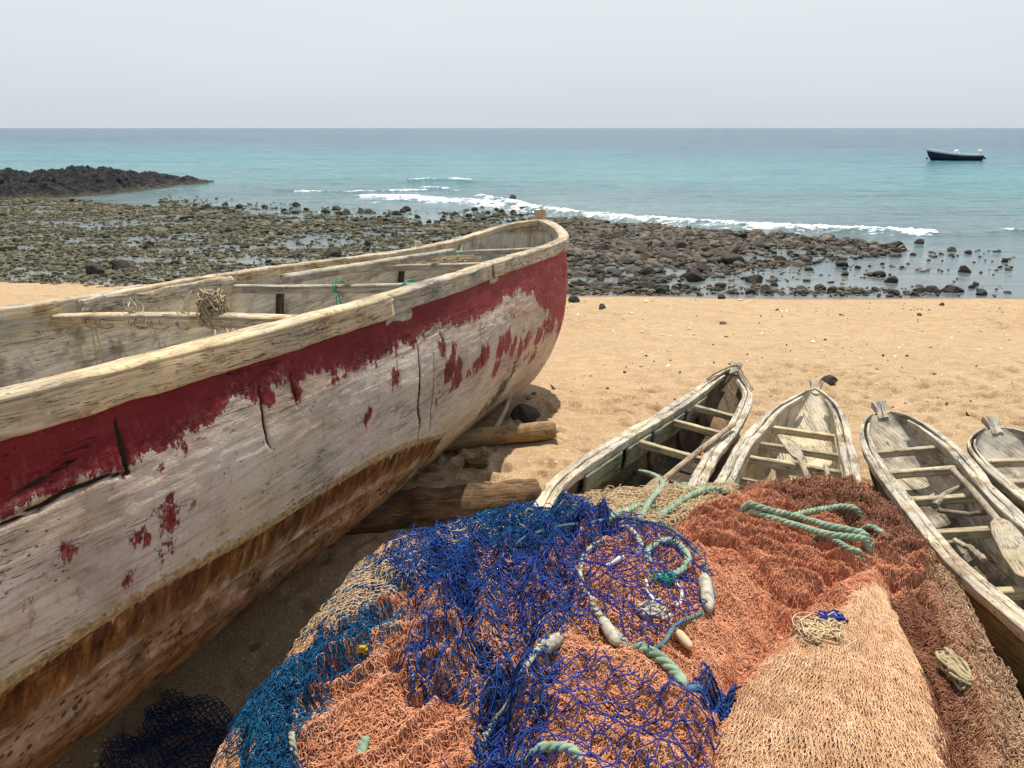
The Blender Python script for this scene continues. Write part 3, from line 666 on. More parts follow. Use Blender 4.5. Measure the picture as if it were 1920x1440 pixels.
def build_big():
    B = BIG; t = fork(0); a = B.angles(420, 3.); h = 210
    a = np.concatenate([a[:230], a[230::3]]); 
    if a[-1] < PI - 1e-6: a = np.append(a, PI)
    P = B.section(t, a, .03, 0.); n, m = P.shape[:2]
    g = np.concatenate([np.zeros((n, 1)), np.cumsum(np.linalg.norm(np.diff(P, axis=1), axis=2), axis=1)], 1)
    S = np.broadcast_to(t[:, None], g.shape)
    vis = P[:, :230]; pv = proj(vis).reshape(-1, 2); sv = S[:, :230].ravel(); gv = g[:, :230].ravel()
    nrm_ = np.cross(np.gradient(vis, axis=0), np.gradient(vis, axis=1)); vd = EYE - vis
    front = ((nrm_ * vd).sum(-1) * np.sign((nrm_[500, 60] * vd[500, 60]).sum()) > 0).ravel()
    pv[~front] = 1e6
    def uv(px, py):
        d = (pv[:, 0] - px)**2 + (pv[:, 1] - py)**2; i = d.argmin(); return sv[i], gv[i]
    def curve(pts):
        q = sorted(uv(*p) for p in pts); q = np.array(q); return lambda s: np.interp(s, q[:, 0], q[:, 1])
    red = curve([(2, 962), (60, 945), (120, 925), (200, 905), (235, 885), (270, 862), (330, 838), (345, 818), (400, 785), (440, 757), (480, 735), (520, 722), (570, 712), (640, 700), (700, 682), (735, 665), (780, 640), (830, 615), (880, 608), (930, 580), (970, 552), (1000, 556), (1030, 590), (1050, 640)])
    bt = curve([(2, 1302), (60, 1262), (155, 1200), (249, 1134), (340, 1082), (427, 1034), (502, 993), (640, 903), (700, 868), (760, 840), (825, 822)])
    bb = curve([(2, 1388), (90, 1335), (178, 1275), (290, 1195), (400, 1122), (520, 1040), (640, 955), (720, 905), (790, 870), (832, 850)])
    s_end = uv(826, 830)[0]
    s_, g_ = S.ravel(), g.ravel(); Q = np.stack([s_, g_], 1); side = (a[None] < PI / 2 + .1) & np.ones((n, 1), bool); side = side.ravel()
    edge = red(s_) - g_ + .0
    field = edge
    blobs = [(315, 978, 17, 30), (262, 1005, 22, 10), (366, 946, 14, 12), (322, 1032, 7, 16), (238, 1086, 18, 10), (306, 1052, 5, 9), (50, 1126, 12, 6), (135, 1033, 8, 3), (740, 716, 8, 17), (684, 782, 10, 16), (672, 800, 6, 8), (690, 768, 9, 5),
             (850, 660, 7, 22), (843, 690, 12, 26), (855, 712, 9, 18), (862, 685, 10, 10), (832, 657, 7, 16), (908, 668, 10, 18), (897, 682, 7, 10), (938, 652, 6, 22), (950, 640, 6, 26), (930, 690, 7, 14), (962, 648, 5, 14), (975, 655, 5, 20), (990, 636, 5, 18), (1003, 660, 4, 14),
             (1012, 628, 6, 18), (1026, 612, 7, 22), (1040, 590, 6, 30), (820, 750, 4, 8), (560, 740, 10, 18), (548, 722, 6, 10), (575, 770, 8, 4), (630, 712, 8, 5), (645, 705, 6, 4), (340, 842, 14, 8), (300, 872, 10, 6), (470, 748, 9, 8), (500, 742, 14, 22), (905, 560, 6, 8), (880, 700, 5, 5), (960, 592, 5, 8), (160, 900, 20, 12)]
    for px, py, rx, ry in blobs:
        c = np.array(uv(px, py)); c2 = np.array(uv(px, py + ry)); ex = abs(uv(px + rx, py)[0] - uv(px - rx, py)[0]) / 2 + .004; ey = abs(c2[1] - c[1]) + .006
        near = (np.abs(s_ - c[0]) < ex * 3 + .1)
        d = np.full(len(s_), -9.); sh = (s_[near] - c[0]) / ex; gh = (g_[near] - c[1]) / ey
        d[near] = (1 - np.sqrt(sh**2 + gh**2)) * min(ex, ey) * 1.0
        field = np.maximum(field, np.maximum(d, -1))
    field = np.where(side, field, red(np.minimum(s_, 9)) - (g[:, -1:] * np.ones_like(g) - g).ravel())
    top, bot = bt(s_), bb(s_); blow = (bot - g_)
    band = np.minimum(g_ - top, bot + .10 - g_); band = np.minimum(band, (s_ - s_end) * .6); band = np.where(side, band, -1)
    crust = np.exp(-((g_ - top + .022) / .02)**2) * sst(s_end - .05, s_end + .05, s_) * side
    below = np.where(g_ > bot, 1., 0.) * sst(s_end - .3, s_end + .3, s_); below = np.maximum(below, sst(.93, 1.25, g_) * sst(.9, 2.0, s_)); below = np.where(side, below, 1. * ((g[:, -1:] - g).ravel() > .85))
    cracks = [([(487, 727), (493, 770), (499, 810), (506, 838)], .007), ([(783, 655), (787, 700), (784, 760), (787, 800), (782, 826)], .011), ([(812, 662), (814, 720), (808, 770), (806, 812)], .006), ([(900, 612), (903, 650), (903, 690)], .005), ([(541, 700), (550, 730), (558, 760)], .006),
              ([(216, 792), (228, 840), (241, 887)], .010), ([(833, 655), (836, 690), (834, 715)], .005), ([(744, 668), (746, 700), (750, 728)], .004), ([(0, 985), (60, 960), (90, 938), (170, 905), (243, 885)], .006), ([(0, 940), (60, 905), (130, 868)], .004), ([(825, 625), (832, 640), (835, 650)], .007), ([(919, 525), (922, 560)], .006),
              ([(318, 818), (380, 792), (470, 757), (560, 722), (660, 690)], .0016), ([(0, 1050), (120, 985), (260, 915)], .0018), ([(130, 1075), (220, 1030), (330, 985)], .0016), ([(870, 790), (905, 760), (950, 700)], .003), ([(985, 600), (1003, 575), (1020, 540)], .002), ([(60, 1000), (160, 950), (300, 890), (420, 840)], .0017)]
    cr = np.zeros(len(s_))
    for L, wd in cracks:
        if wd < .003: continue
        q = np.array([uv(*p) for p in L]); q = smooth_path(q, 24) if len(q) > 2 else q
        near = (s_ > q[:, 0].min() - .1) & (s_ < q[:, 0].max() + .1) & side
        jit = .006 * vn(s_[near] * 30, g_[near] * 30, None, 6)
        d, pos = seg_dist(Q[near] + jit[:, None], q); c = np.zeros(len(s_)); l = pos.max() + 1e-6
        c[near] = np.exp(-(d / (wd * (1.15 - .6 * np.abs(pos / l * 2 - 1))))**2); cr = np.maximum(cr, c)
    nor = norm(np.cross(np.gradient(P, axis=0), np.gradient(P, axis=1)))
    if (nor[500, 60] @ B.rt) < 0: nor = -nor
    f3 = lambda f, s, o=4: fbm(P[..., 0] * f, P[..., 1] * f, P[..., 2] * f, s, o)
    d = .010 * f3(1.6, 3) + .0035 * f3(9, 4) + .0022 * fbm(S * 9, g * 70, None, 5, 3)
    d = d - (.014 * cr + .010 * sst(-.005, .012, band)).reshape(n, m) + (.012 * crust).reshape(n, m) * (.4 + .6 * np.abs(f3(30, 8, 2)))
    red_soft = sst(-.01, .01, field + .02 * fbm(s_ * 14, g_ * 14, None, 3, 3)).reshape(n, m); d = d + .0012 * red_soft
    fade = np.minimum(1, t / .05)[:, None] * np.minimum(1, (9 - t) / .05)[:, None]
    Po = P + nor * (d * fade)[..., None]
    # inner skin
    ti = np.concatenate([np.geomspace(.012, .4, 40), np.linspace(.42, 8.93, 290)]); ai = np.linspace(0, PI, 120)
    Pi_ = B.section(ti, ai, .085, .06); di = .006 * fbm(Pi_[..., 0] * 3, Pi_[..., 1] * 3, Pi_[..., 2] * 6, 12, 4)
    Pi_ = Pi_ + di[..., None] * B.up
    m_ = M('painted_hull'); U = lambda sx, sy: m_.coord('UV', (sx, sy, 1)); W = m_.coord('World')
    grain = m_.noise(U(4, 60), 1., 5, .65, .5); blot = m_.noise(U(3.2, 5), 1., 5, .62, .3); fine = m_.noise(W, 60, 4, .7)
    wood = m_.ramp(blot, [(.28, (.30, .25, .19)), (.42, (.50, .43, .35)), (.58, (.64, .57, .48)), (.75, (.74, .67, .57))])
    warm = m_.rng(m_.noise(U(1.1, 4), 1., 4, .6), .47, .63)
    wood = m_.mix(m_.math('MULTIPLY', warm, .7), wood, (.58, .42, .24))
    pink = m_.rng(m_.noise(U(2.1, 3.2), 1.3, 4, .6), .48, .66, 0, .38); pink = m_.math('MULTIPLY', pink, m_.rng(m_.attr('sx'), 4.6, 2.4)); wood = m_.mix(pink, wood, (.66, .45, .39))
    wood = m_.mix(m_.rng(grain, .50, .38, 0, .6), wood, m_.mix(1., wood, (.55, .5, .44), 'MULTIPLY'))
    wood = m_.mix(m_.rng(m_.noise(W, 23, 5, .75), .57, .66, 0, .7), wood, (.24, .18, .12))
    fc_ = m_.noise(U(6, 110), 1., 3, .6, .7); wood = m_.mix(m_.math('MULTIPLY', m_.rng(m_.math('ABSOLUTE', m_.math('SUBTRACT', fc_, .5)), 0, .03, .8, 0), m_.rng(m_.noise(W, 5.3, 4), .44, .56)), wood, (.16, .11, .07))
    pit = m_.math('MULTIPLY', m_.rng(m_.vor(m_.coord('UV', (30, 60, 1)), 1.), .16, .08), m_.rng(m_.noise(U(6, 9), 1., 2), .54, .60))
    wood = m_.mix(m_.rng(m_.noise(U(1.3, 2.2), 1., 4, .6), .42, .66, 0, .5), wood, (.70, .60, .46)); wood = m_.mix(m_.math('MULTIPLY', pit, .85), wood, (.07, .05, .035))
    hc = m_.noise(U(2.6, 42), 1., 3, .55, 1.2); hcr = m_.math('MULTIPLY', m_.rng(m_.math('ABSOLUTE', m_.math('SUBTRACT', hc, .5)), 0, .012, 1, 0), m_.rng(m_.noise(U(2, 6), 1.2, 2), .55, .62))
    wood = m_.mix(m_.math('MULTIPLY', hcr, .8), wood, (.09, .06, .04))
    # black rot near the fore foot
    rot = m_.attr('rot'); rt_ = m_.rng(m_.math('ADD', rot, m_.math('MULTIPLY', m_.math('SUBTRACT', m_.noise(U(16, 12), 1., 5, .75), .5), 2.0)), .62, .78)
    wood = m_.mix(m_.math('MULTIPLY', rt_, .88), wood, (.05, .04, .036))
    # bottom
    bl = m_.attr('below'); bcol = m_.ramp(m_.noise(W, 9, 6, .72), [(.36, (.10, .055, .028)), (.47, (.28, .18, .10)), (.58, (.44, .31, .20)), (.70, (.56, .43, .32))])
    bcol = m_.mix(m_.rng(m_.noise(U(2, 9), 1., 4), .5, .62, 0, .8), bcol, (.21, .105, .025))
    holes = m_.math('MULTIPLY', m_.rng(m_.vor(W, 42), .36, .22), m_.rng(m_.noise(W, 7, 3), .42, .52)); bcol = m_.mix(m_.math('MULTIPLY', holes, .8), bcol, (.045, .028, .018))
    c = m_.mix(bl, wood, bcol)
    # brown resin band with runs
    bd = m_.attr('band'); run = m_.noise(U(26, 3), 1., 4, .6, .2)
    bm = m_.rng(m_.math('ADD', bd, m_.math('MULTIPLY', m_.math('SUBTRACT', run, .5), .14)), -.004, .012)
    bcl = m_.ramp(m_.noise(U(20, 5), 1., 5, .7, .3), [(.36, (.035, .014, .007)), (.48, (.12, .045, .014)), (.58, (.24, .11, .03)), (.70, (.48, .33, .14))])
    bcl = m_.mix(m_.rng(bd, .016, .0, 0, .8), bcl, (.055, .022, .010))
    lowf = m_.rng(m_.math('ADD', m_.attr('bandlow'), m_.math('MULTIPLY', m_.math('SUBTRACT', m_.noise(U(9, 7), 1., 5, .7, .4), .5), .30)), -.03, .05)
    bm = m_.math('MULTIPLY', bm, lowf)
    c = m_.mix(bm, c, m_.mix(m_.rng(m_.attr('bandlow'), .10, -.02, 0, .6), bcl, (.33, .20, .075)))
    ck = m_.attr('crust'); ckm = m_.rng(m_.math('ADD', ck, m_.math('MULTIPLY', m_.math('SUBTRACT', m_.noise(W, 26, 4, .7), .5), 1.6)), .42, .6)
    c = m_.mix(ckm, c, m_.ramp(m_.noise(W, 45, 4, .7), [(.35, (.24, .14, .045)), (.6, (.50, .38, .19)), (.7, (.56, .47, .29))]))
    # red paint
    rd = m_.attr('red'); n1 = m_.noise(U(9, 7), 1., 6, .72, .3); n2 = m_.noise(U(46, 16), 1., 5, .8)
    rf = m_.math('ADD', rd, m_.math('MULTIPLY', m_.math('SUBTRACT', n1, .53), m_.rng(m_.attr('sx'), 3., .5, .22, .50))); rf = m_.math('ADD', rf, m_.math('MULTIPLY', m_.math('SUBTRACT', n2, .5), .10))
    rm = m_.rng(rf, -.002, .005)
    red_mix = m_.rng(m_.attr('sx'), 3.7, .4)  # red is deeper aft, lighter and pinker toward the bow
    rc = m_.mix(red_mix, (.155, .012, .016), (.36, .062, .062)); rc = m_.mix(m_.rng(m_.noise(U(3, 9), 1.4, 5, .65), .42, .68, 0, .45), rc, m_.mix(red_mix, (.25, .035, .035), (.45, .15, .14)))
    rc = m_.mix(m_.rng(m_.noise(U(70, 30), 1., 4, .8), .66, .72, 0, .7), rc, (.40, .30, .27))
    rc = m_.mix(m_.math('MULTIPLY', m_.rng(m_.noise(U(34, 9), 1., 5, .8), .55, .66), m_.rng(m_.attr('sx'), 2.6, .6, .08, .8)), rc, (.58, .40, .35))
    rc = m_.mix(m_.math('MULTIPLY', m_.rng(rf, .05, .0), m_.rng(fine, .45, .6, 0, .4)), rc, (.52, .25, .22))
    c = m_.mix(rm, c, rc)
    # faint pink stain left round the paint
    c = m_.mix(m_.math('MULTIPLY', m_.math('MULTIPLY', m_.rng(rf, -.13, 0, 0, .35), m_.math('SUBTRACT', 1., rm)), m_.rng(n2, .35, .6)), c, (.52, .24, .21))
    cr_ = m_.attr('crack'); c = m_.mix(m_.rng(cr_, .18, .55), c, (.035, .02, .014))
    hgt = m_.math('ADD', m_.math('MULTIPLY', grain, .35), m_.math('MULTIPLY', fine, .35)); hgt = m_.math('SUBTRACT', hgt, m_.math('MULTIPLY', pit, .8)); hgt = m_.math('SUBTRACT', hgt, m_.math('MULTIPLY', hcr, .7))
    hgt = m_.math('ADD', hgt, m_.math('MULTIPLY', rm, .12)); hgt = m_.math('SUBTRACT', hgt, m_.math('MULTIPLY', holes, m_.math('MULTIPLY', bl, .8)))
    mt = m_.out(c, m_.mix(bm, m_.mix(rm, (.9, .9, .9), (.6, .6, .6)), (.55, .55, .55)), m_.bump(m_.math('ADD', hgt, m_.math('MULTIPLY', blot, .5)), .014, 1.))
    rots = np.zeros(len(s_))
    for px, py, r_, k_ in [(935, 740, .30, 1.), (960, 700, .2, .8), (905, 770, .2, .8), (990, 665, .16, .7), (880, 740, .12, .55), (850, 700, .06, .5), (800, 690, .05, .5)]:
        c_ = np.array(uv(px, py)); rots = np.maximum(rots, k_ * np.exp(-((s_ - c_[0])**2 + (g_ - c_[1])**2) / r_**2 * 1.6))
    m_.b.inputs['Specular IOR Level'].default_value = .1
    T = thing('wooden_boat', 'large old wooden boat with flaking dark red paint along its upper side', 'boat', on_floor(B.pt(3., 0., -1.2)))
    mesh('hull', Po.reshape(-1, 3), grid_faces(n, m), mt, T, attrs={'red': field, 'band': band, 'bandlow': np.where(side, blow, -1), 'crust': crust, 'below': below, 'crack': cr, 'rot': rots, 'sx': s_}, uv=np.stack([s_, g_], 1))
    gi = np.cumsum(np.linalg.norm(np.diff(Pi_, axis=1, prepend=Pi_[:, :1]), axis=2), axis=1)
    mesh('inner_planking', Pi_.reshape(-1, 3), grid_faces(*Pi_.shape[:2])[:, ::-1], INNER, T, uv=np.stack([np.broadcast_to(ti[:, None], gi.shape), gi], -1).reshape(-1, 2))
    # top edge between the skins is covered by a wale strip
    for sd in 'RL':
        v = B.rail([(sd, .04, 8.9, .06, .05, .028)], .06, .05, 5 if sd == 'R' else 6, .004)
        mesh('wale', v[0], v[1], RAILW, T, uv=v[2])
    return T, uv
def on_floor(p): return (p[0], p[1], G(p[0], p[1]))
RAILW = wood_mat('rail_wood', (.70, .58, .41), (.54, .43, .28), (.30, .22, .14), 1., stain=(.36, .19, .08), crack=.7)
RAILG = wood_mat('grey_rail_wood', (.52, .46, .37), (.40, .35, .28), (.22, .19, .15), 1., crack=.7)
INNER = wood_mat('inner_wood', (.74, .69, .60), (.57, .52, .44), (.28, .25, .20), .6, stain=(.13, .10, .075), crack=.35)
BOWW = wood_mat('bow_wood', (.60, .51, .40), (.46, .39, .30), (.28, .23, .17), .8)
BT, hull_uv = build_big()
def s_of(px, side):
    t = np.linspace(.02, 8.5, 3000); q = proj(BIG.right(t) if side == 'R' else BIG.left(t)); ok = (q[:, 1] > 0) & (q[:, 1] < 1500)
    d = np.where(ok, np.abs(q[:, 0] - px), 1e9); return float(t[d.argmin()])
def big_rails():
    B = BIG; segs = []
    r2, r1 = s_of(738, 'R'), s_of(925, 'R'); l0, l1, l2, l3 = s_of(655, 'L'), s_of(508, 'L'), s_of(412, 'L'), s_of(214, 'L')
    R = [(('R', r2 + .012, 8.6, .085, .094, 0.), RAILW), (('R', r1 + .012, r2 - .012, .085, .090, .006), RAILG), (('B', r1 - .02, l0 - .01, .072, .092, 0.), BOWW),
         (('L', l0 + .01, l1 - .01, .08, .10, .0), RAILG), (('L', l1 + .01, l2 - .015, .085, .11, .002), RAILG), (('L', l2 + .01, l3 - .01, .035, .085, .0), RAILG), (('L', l3 + .01, 8.6, .085, .12, 0.), RAILG)]
    for i, (sg, mt) in enumerate(R):
        v = B.rail([sg], .08, .1, 20 + i * 3, .0042, m=40, fq=8.); mesh('gunwale', v[0], v[1], mt, BT, uv=v[2])
    # filler blocks in the notches of the right rail and the broken lip at the left
    for s0, s1, dz in ((r2 - .20, r2 + .06, .085), (r1 - .14, r1 + .05, .075)):
        v = B.rail([('R', s0, s1, .05, .05, .012)], .05, .05, 51, .006, drop=dz); mesh('filler_block', v[0], v[1], RAILG, BT, uv=v[2])
    t = np.linspace(l2 + .02, l3 + .25, 60)
    v = B.rail([('L', l2 + .02, l3 + .3, .055, .07, .045)], .05, .06, 61, .014, drop=.012, fq=5., m=30); mesh('broken_lip', v[0], v[1], BOWW, BT, uv=v[2])
    # stem knob
    p = B.pt(np.array(.03), np.array(.02), np.array(-.06)); tp = p + B.fw * .04 + B.up * .135 - B.rt * .02
    v = beam(p, tp, .085, .07, 12, up=B.fw, r=.012, amp=.006, seed=3, taper=np.linspace(.85, 1.1, 12)); mesh('stem_post', v[0], v[1], wood_mat('stem_wood', (.55, .38, .27), (.42, .27, .18), (.25, .16, .11)), BT, uv=v[2], smooth=False)
    for i, (s, w, h) in enumerate(((4.61, .085, .05), (3.463, .07, .045), (2.338, .06, .042), (1.218, .055, .04))):
        a, b = B.left(np.array(s), .06, -.085), B.right(np.array(s), .06, -.042)
        v = beam(a, b, w, h, 46, up=B.up, r=.008, amp=.003, seed=70 + i, bow=(.01, -.008, .006, .004)[i], m=24); mesh('thwart', v[0], v[1], RAILW if i == 0 else RAILG, BT, uv=v[2])
    # ribs standing against the far side
    for s in (3.05, 1.75):
        tt = np.linspace(.05, 1., 20); a = PI - tt * .95; P = B.section(np.array([s]), a, .098, .07)[0]
        v = sweep(P, dens(rrect(.045, .035, .006), 12), -B.fw, norm(np.cross(np.gradient(P, axis=0), B.fw)), .003, 9, 7); mesh('rib', v[0], v[1], wood_mat('dark_rib', (.12, .10, .08), (.07, .055, .045), (.03, .025, .02)), BT, uv=v[2])
    # pale knee near the bow and cleat on the far rail
    a = B.left(np.array(1.02), .12, -.24); b = B.left(np.array(.86), .075, -.03)
    v = beam(a, b, .05, .06, 14, up=B.rt, r=.01, seed=9, taper=np.linspace(1.2, .5, 14)); mesh('knee', v[0], v[1], BOWW, BT, uv=v[2])
    s = s_of(778, 'L'); a = B.left(np.array(s + .06), .05, -.10); b = B.left(np.array(s), .035, .035)
    v = beam(a, b, .11, .07, 14, up=B.rt, r=.02, seed=10, amp=.006, taper=np.linspace(1.1, .62, 14)); mesh('cleat', v[0], v[1], BOWW, BT, uv=v[2])
big_rails()
def big_plane(px, py, dz=-.06):
    """point where the sight line meets the plane of the big boat's thwarts (its top plane)"""
    d = FW + (px - 960) / FL * np.array([1, 0, 0]) + (720 - py) / FL * UPV
    o = BIG.O + BIG.up * (-.06 + dz); t = ((o - EYE) @ BIG.up) / (d @ BIG.up); return EYE + t * d
v = beam(big_plane(530, 524, .035), big_plane(848, 472, .02), .055, .045, 40, up=BIG.up, r=.012, amp=.003, seed=33, m=20)
props(mesh('pole', v[0], v[1], RAILG, None, loc=big_plane(530, 524, .035), uv=v[2]), 'long grey pole laid along the far side of the big boat over its thwarts', 'pole')

# cords and bundles on the big boat
def fibre_mat(name, c, var=.25, rough=.9):
    m = M(name); r = m.island(); n = m.noise(m.coord('World'), 30, 3)
    a = m.mix(r, tuple(x * (1 - var) for x in c), tuple(min(1, x * (1 + var)) for x in c)); a = m.mix(m.rng(n, .4, .65, 0, .35), a, tuple(x * .6 for x in c))
    return m.out(a, rough)
HEMP = fibre_mat('hemp', (.40, .31, .19)); PALE = fibre_mat('pale_twine', (.50, .42, .30)); GREENC = fibre_mat('green_cord', (.03, .30, .18)); BLUEC = fibre_mat('blue_cord', (.03, .10, .42))
def tangle(name, c, rad, n, R, mat, label, cat='cord', seed=1, squash=(1, 1, 1), pts=16, extra=None, group=None):
    r = np.random.default_rng(seed); c = np.array(c)
    ph = r.uniform(0, 2 * PI, (n, 6)); t = np.linspace(0, 1, pts)[None, :] * r.uniform(1.2, 5, (n, 1))
    P = np.stack([np.sin(t * 2 + ph[:, :1]) + .5 * np.sin(t * 5 + ph[:, 1:2]), np.cos(t * 2.2 + ph[:, 2:3]) + .5 * np.sin(t * 4 + ph[:, 3:4]), .8 * np.sin(t * 1.7 + ph[:, 4:5]) + .4 * np.sin(t * 6 + ph[:, 5:6])], -1)
    P = P * r.uniform(.35, .75, (n, 1, 1)) * rad * np.array(squash) + c
    parts = [tubes(P, R, 5)]
    if extra:
        for e in extra: parts.append(tube1(e, R * 1.1, 6, 24)[:2])
    v, f, _ = merge(parts); o = mesh(name, v, f, mat, None, loc=c); return props(o, label, cat, group)
def thw_pt(px, py):
    best = None
    for s in (4.61, 3.463, 2.338):
        t = np.linspace(0, 1, 400)[:, None]; a, b = BIG.left(np.array(s), .06, -.085), BIG.right(np.array(s), .06, -.042); Q = a + (b - a) * t; d = np.linalg.norm(proj(Q) - [px, py], axis=1); k = d.argmin()
        if best is None or d[k] < best[0]: best = (d[k], Q[k])
    return best[1]
P = lambda px, py, dz=0.: big_plane(px, py, dz - .095)
c = thw_pt(405, 596) + BIG.up * .045 + BIG.fw * .04
tangle('rope_bundle', c - BIG.fw * .05 + BIG.up * .01, .075, 110, .0034, HEMP, 'tangled bundle of beige rope tied on the near thwart of the big boat', 'rope', 3, (.62, .6, 1.15),
       extra=[[P(402, 588, 0), P(400, 625, -.02) - [0, 0, .08], P(395, 640, 0) - [0, 0, .14]], [P(418, 592, 0), P(440, 605, 0) - [0, 0, .05], P(432, 625, 0) - [0, 0, .03]], [P(380, 600, .02), P(362, 596, .04), P(352, 610, 0)], [P(420, 600, 0), P(425, 630, 0) - [0, 0, .1], P(405, 640, 0) - [0, 0, .15]]])
def wrap(px, py, w, h, n, R, mat, label, seed, name='cord', drop=None, fr=0):
    """cord wound round a thwart, with hanging ends"""
    r = np.random.default_rng(seed); c = thw_pt(px, py); parts = []
    a = np.linspace(0, 2 * PI, 18)
    for k in range(n):
        o = c + BIG.rt * r.uniform(-w, w); tl = r.uniform(-.02, .02)
        loop = o + np.cos(a)[:, None] * BIG.fw * .049 + np.sin(a)[:, None] * BIG.up * .031 * h + BIG.rt * (np.sin(a + r.uniform(0, 6)) * tl)[:, None]
        parts.append(tube1(loop, R, 5)[:2])
    for k in range(fr):
        q = c + BIG.rt * r.uniform(-w, w) + BIG.up * .03; dd = norm(r.normal(size=3) + [0, 0, .6]) * r.uniform(.03, .07)
        parts.append(tube1([q, q + dd * .5 + r.normal(0, .01, 3), q + dd + r.normal(0, .015, 3)], R * .8, 5, 10)[:2])
    if drop is not None:
        for dx in (0, .016): parts.append(tube1([c - BIG.up * .03 - BIG.fw * (.05 - dx), c - BIG.up * .03 - BIG.fw * (.05 - dx * 2) - [0, 0, drop * .5], c - BIG.fw * .05 - [0, 0, drop]], R, 5, 12)[:2])
    v, f, _ = merge(parts); return props(mesh(name, v, f, mat, None, loc=c), label, 'cord')
wrap(190, 596, .045, 1., 3, .0026, HEMP, 'thin brown cord looped round the left end of the near thwart, hanging down', 4, drop=.30)
wrap(258, 594, .035, 1., 7, .003, PALE, 'pale frayed twine knotted on the near thwart between hanging cord and rope bundle', 5, fr=16)
wrap(345, 594, .03, 1., 3, .0026, PALE, 'short pale frayed tie on the near thwart just left of the rope bundle', 6, fr=12)
wrap(300, 600, .008, 1., 2, .0026, PALE, 'thin pale cord holding the stone and green scrap under the near thwart', 8, drop=.17)
def stone_at(p, s, lab, mat, shape=1):
    v, f = big_shapes[shape]; o = mesh('sinker', v * s + p, f, mat, None, loc=p, smooth=False); return props(o, lab, 'stone')
stone_at(P(190, 596, 0) - BIG.fw * .05 - np.array([0, 0, .33]), .045, 'dark stone sinker hanging lowest at the left inside the big boat', BASALT)
stone_at(P(300, 600, 0) - BIG.fw * .05 - np.array([0, 0, .19]), .035, 'brown stone sinker beside the green net scrap inside the big boat', BASALT, 3)
tangle('net_scrap', P(325, 600, 0) - np.array([0, 0, .20]), .05, 22, .0028, GREENC, 'green net scrap hanging under the near thwart of the big boat', 'net', 9, (1.5, .8, .5))
wrap(640, 527, .010, 1.1, 3, .003, GREENC, 'green cord looped round the far thwarts near the dark rib', 11, drop=.12)
wrap(768, 527, .012, 1.1, 3, .003, GREENC, 'green cord tied on the second thwart near the right rail', 12)
tangle('fibre_bundle', P(835, 490, .02), .16, 46, .003, HEMP, 'loose bundle of straw coloured fibre lying near the bow thwarts', 'fibre', 13, (1.5, .9, .35))
tangle('cloth_scrap', P(856, 476, .04), .035, 26, .006, GREENC, 'bright green scrap on top of the straw fibre bundle', 'cloth', 14, (1.3, .6, .5))
tangle('cloth_scrap', P(816, 488, .0), .035, 26, .006, BLUEC, 'bright blue scrap hanging beside the straw fibre bundle', 'cloth', 15, (.5, .5, 1.6))

# ------------------------------------------------------------------ dugout canoes
SKN = [0, .01, .03, .06, .1, .15, .2, .3, .4, .55, .7, .9, 1.2, 1.5, 1.8, 2.2, 2.6, 3.0]
def mk(O, psi, phi, th, yR, yL, z, L, D0):
    kn = SKN + [L - .15, L]; c = (yR[-1] + yL[-1]) / 2
    yR = [(yR[1] + yL[1]) / 2 + .004] + yR[1:] + [c + .16, c + .01]; yL = [(yR[1] + yL[1]) / 2 - .004] + yL[1:] + [c - .16, c - .01]; z = z + [z[-1] + .01, z[-1] + .03]
    return Boat(O, psi, phi, th, kn, yR, yL, z, D0, .98, 3.0, L, .6)
CA = mk([1.6475, 5.6177, .3093], .40766, -.12296, -.09385, [-.0277, .0013, .0218, .0416, .0612, .082, .102, .1414, .1732, .1974, .2068, .2146, .2154, .2086, .1974, .2043, .2161, .1901], [-.0074, -.0358, -.0549, -.0728, -.0899, -.1058, -.1179, -.1346, -.1478, -.1672, -.1856, -.2086, -.243, -.2734, -.3012, -.3382, -.3767, -.37], [.0136, .0113, .0065, -.0008, -.0101, -.0199, -.0265, -.0322, -.0364, -.0465, -.0562, -.0665, -.0765, -.0745, -.0641, -.0606, -.064, -.0697], 3.5, .35)
CB = mk([1.9735, 4.9539, .3759], .38751, -.02118, -.10475, [-.0118, .0093, .0323, .0587, .0878, .1173, .1405, .1725, .1965, .2243, .2429, .2653, .2850, .25, .20, .15, .10, .05], [.0161, -.0044, -.0259, -.0501, -.0767, -.1059, -.1329, -.1829, -.2256, -.2732, -.3082, -.3436, -.372, -.375, -.3768, -.39, -.42, -.45], [.0237, .0212, .0162, .0087, -.001, -.0126, -.0232, -.0419, -.0603, -.091, -.1216, -.15, -.18, -.18, -.165, -.15, -.13, -.13], 3.4, .35)
CC = mk([2.1855, 4.4562, .4096], .23206, .18598, -.06229, [.0009, .0347, .0622, .0897, .117, .1432, .1637, .1929, .2141, .2384, .2516, .2587, .2577, .2794, .3199, .3786, .4471, .5271], [-.0161, -.0485, -.0732, -.0961, -.1174, -.137, -.1522, -.1737, -.188, -.2011, -.2035, -.196, -.173, -.1521, -.1297, -.0653, .0215, .1063], [.0015, .0004, -.0018, -.0052, -.0095, -.0146, -.0193, -.0273, -.0341, -.0411, -.0458, -.0545, -.0709, -.0777, -.0769, -.07, -.0625, -.0651], 3.8, .37)
CD = mk([2.7049, 4.2172, .4036], .11068, .07993, -.06035, [.0033, .0474, .081, .1122, .1412, .1687, .192, .2303, .2578, .279, .2837, .2857, .2873, .2882, .2883, .2881, .2876, .2868], [.0176, -.0293, -.0687, -.109, -.1496, -.1879, -.2156, -.2481, -.2676, -.2861, -.2899, -.29, -.2884, -.2881, -.2887, -.2895, -.2906, -.2917], [.0055, .004, .0009, -.0038, -.0097, -.0159, -.0201, -.0234, -.0257, -.0316, -.0373, -.0434, -.0497, -.0529, -.0537, -.0541, -.0543, -.0544], 3.6, .37)
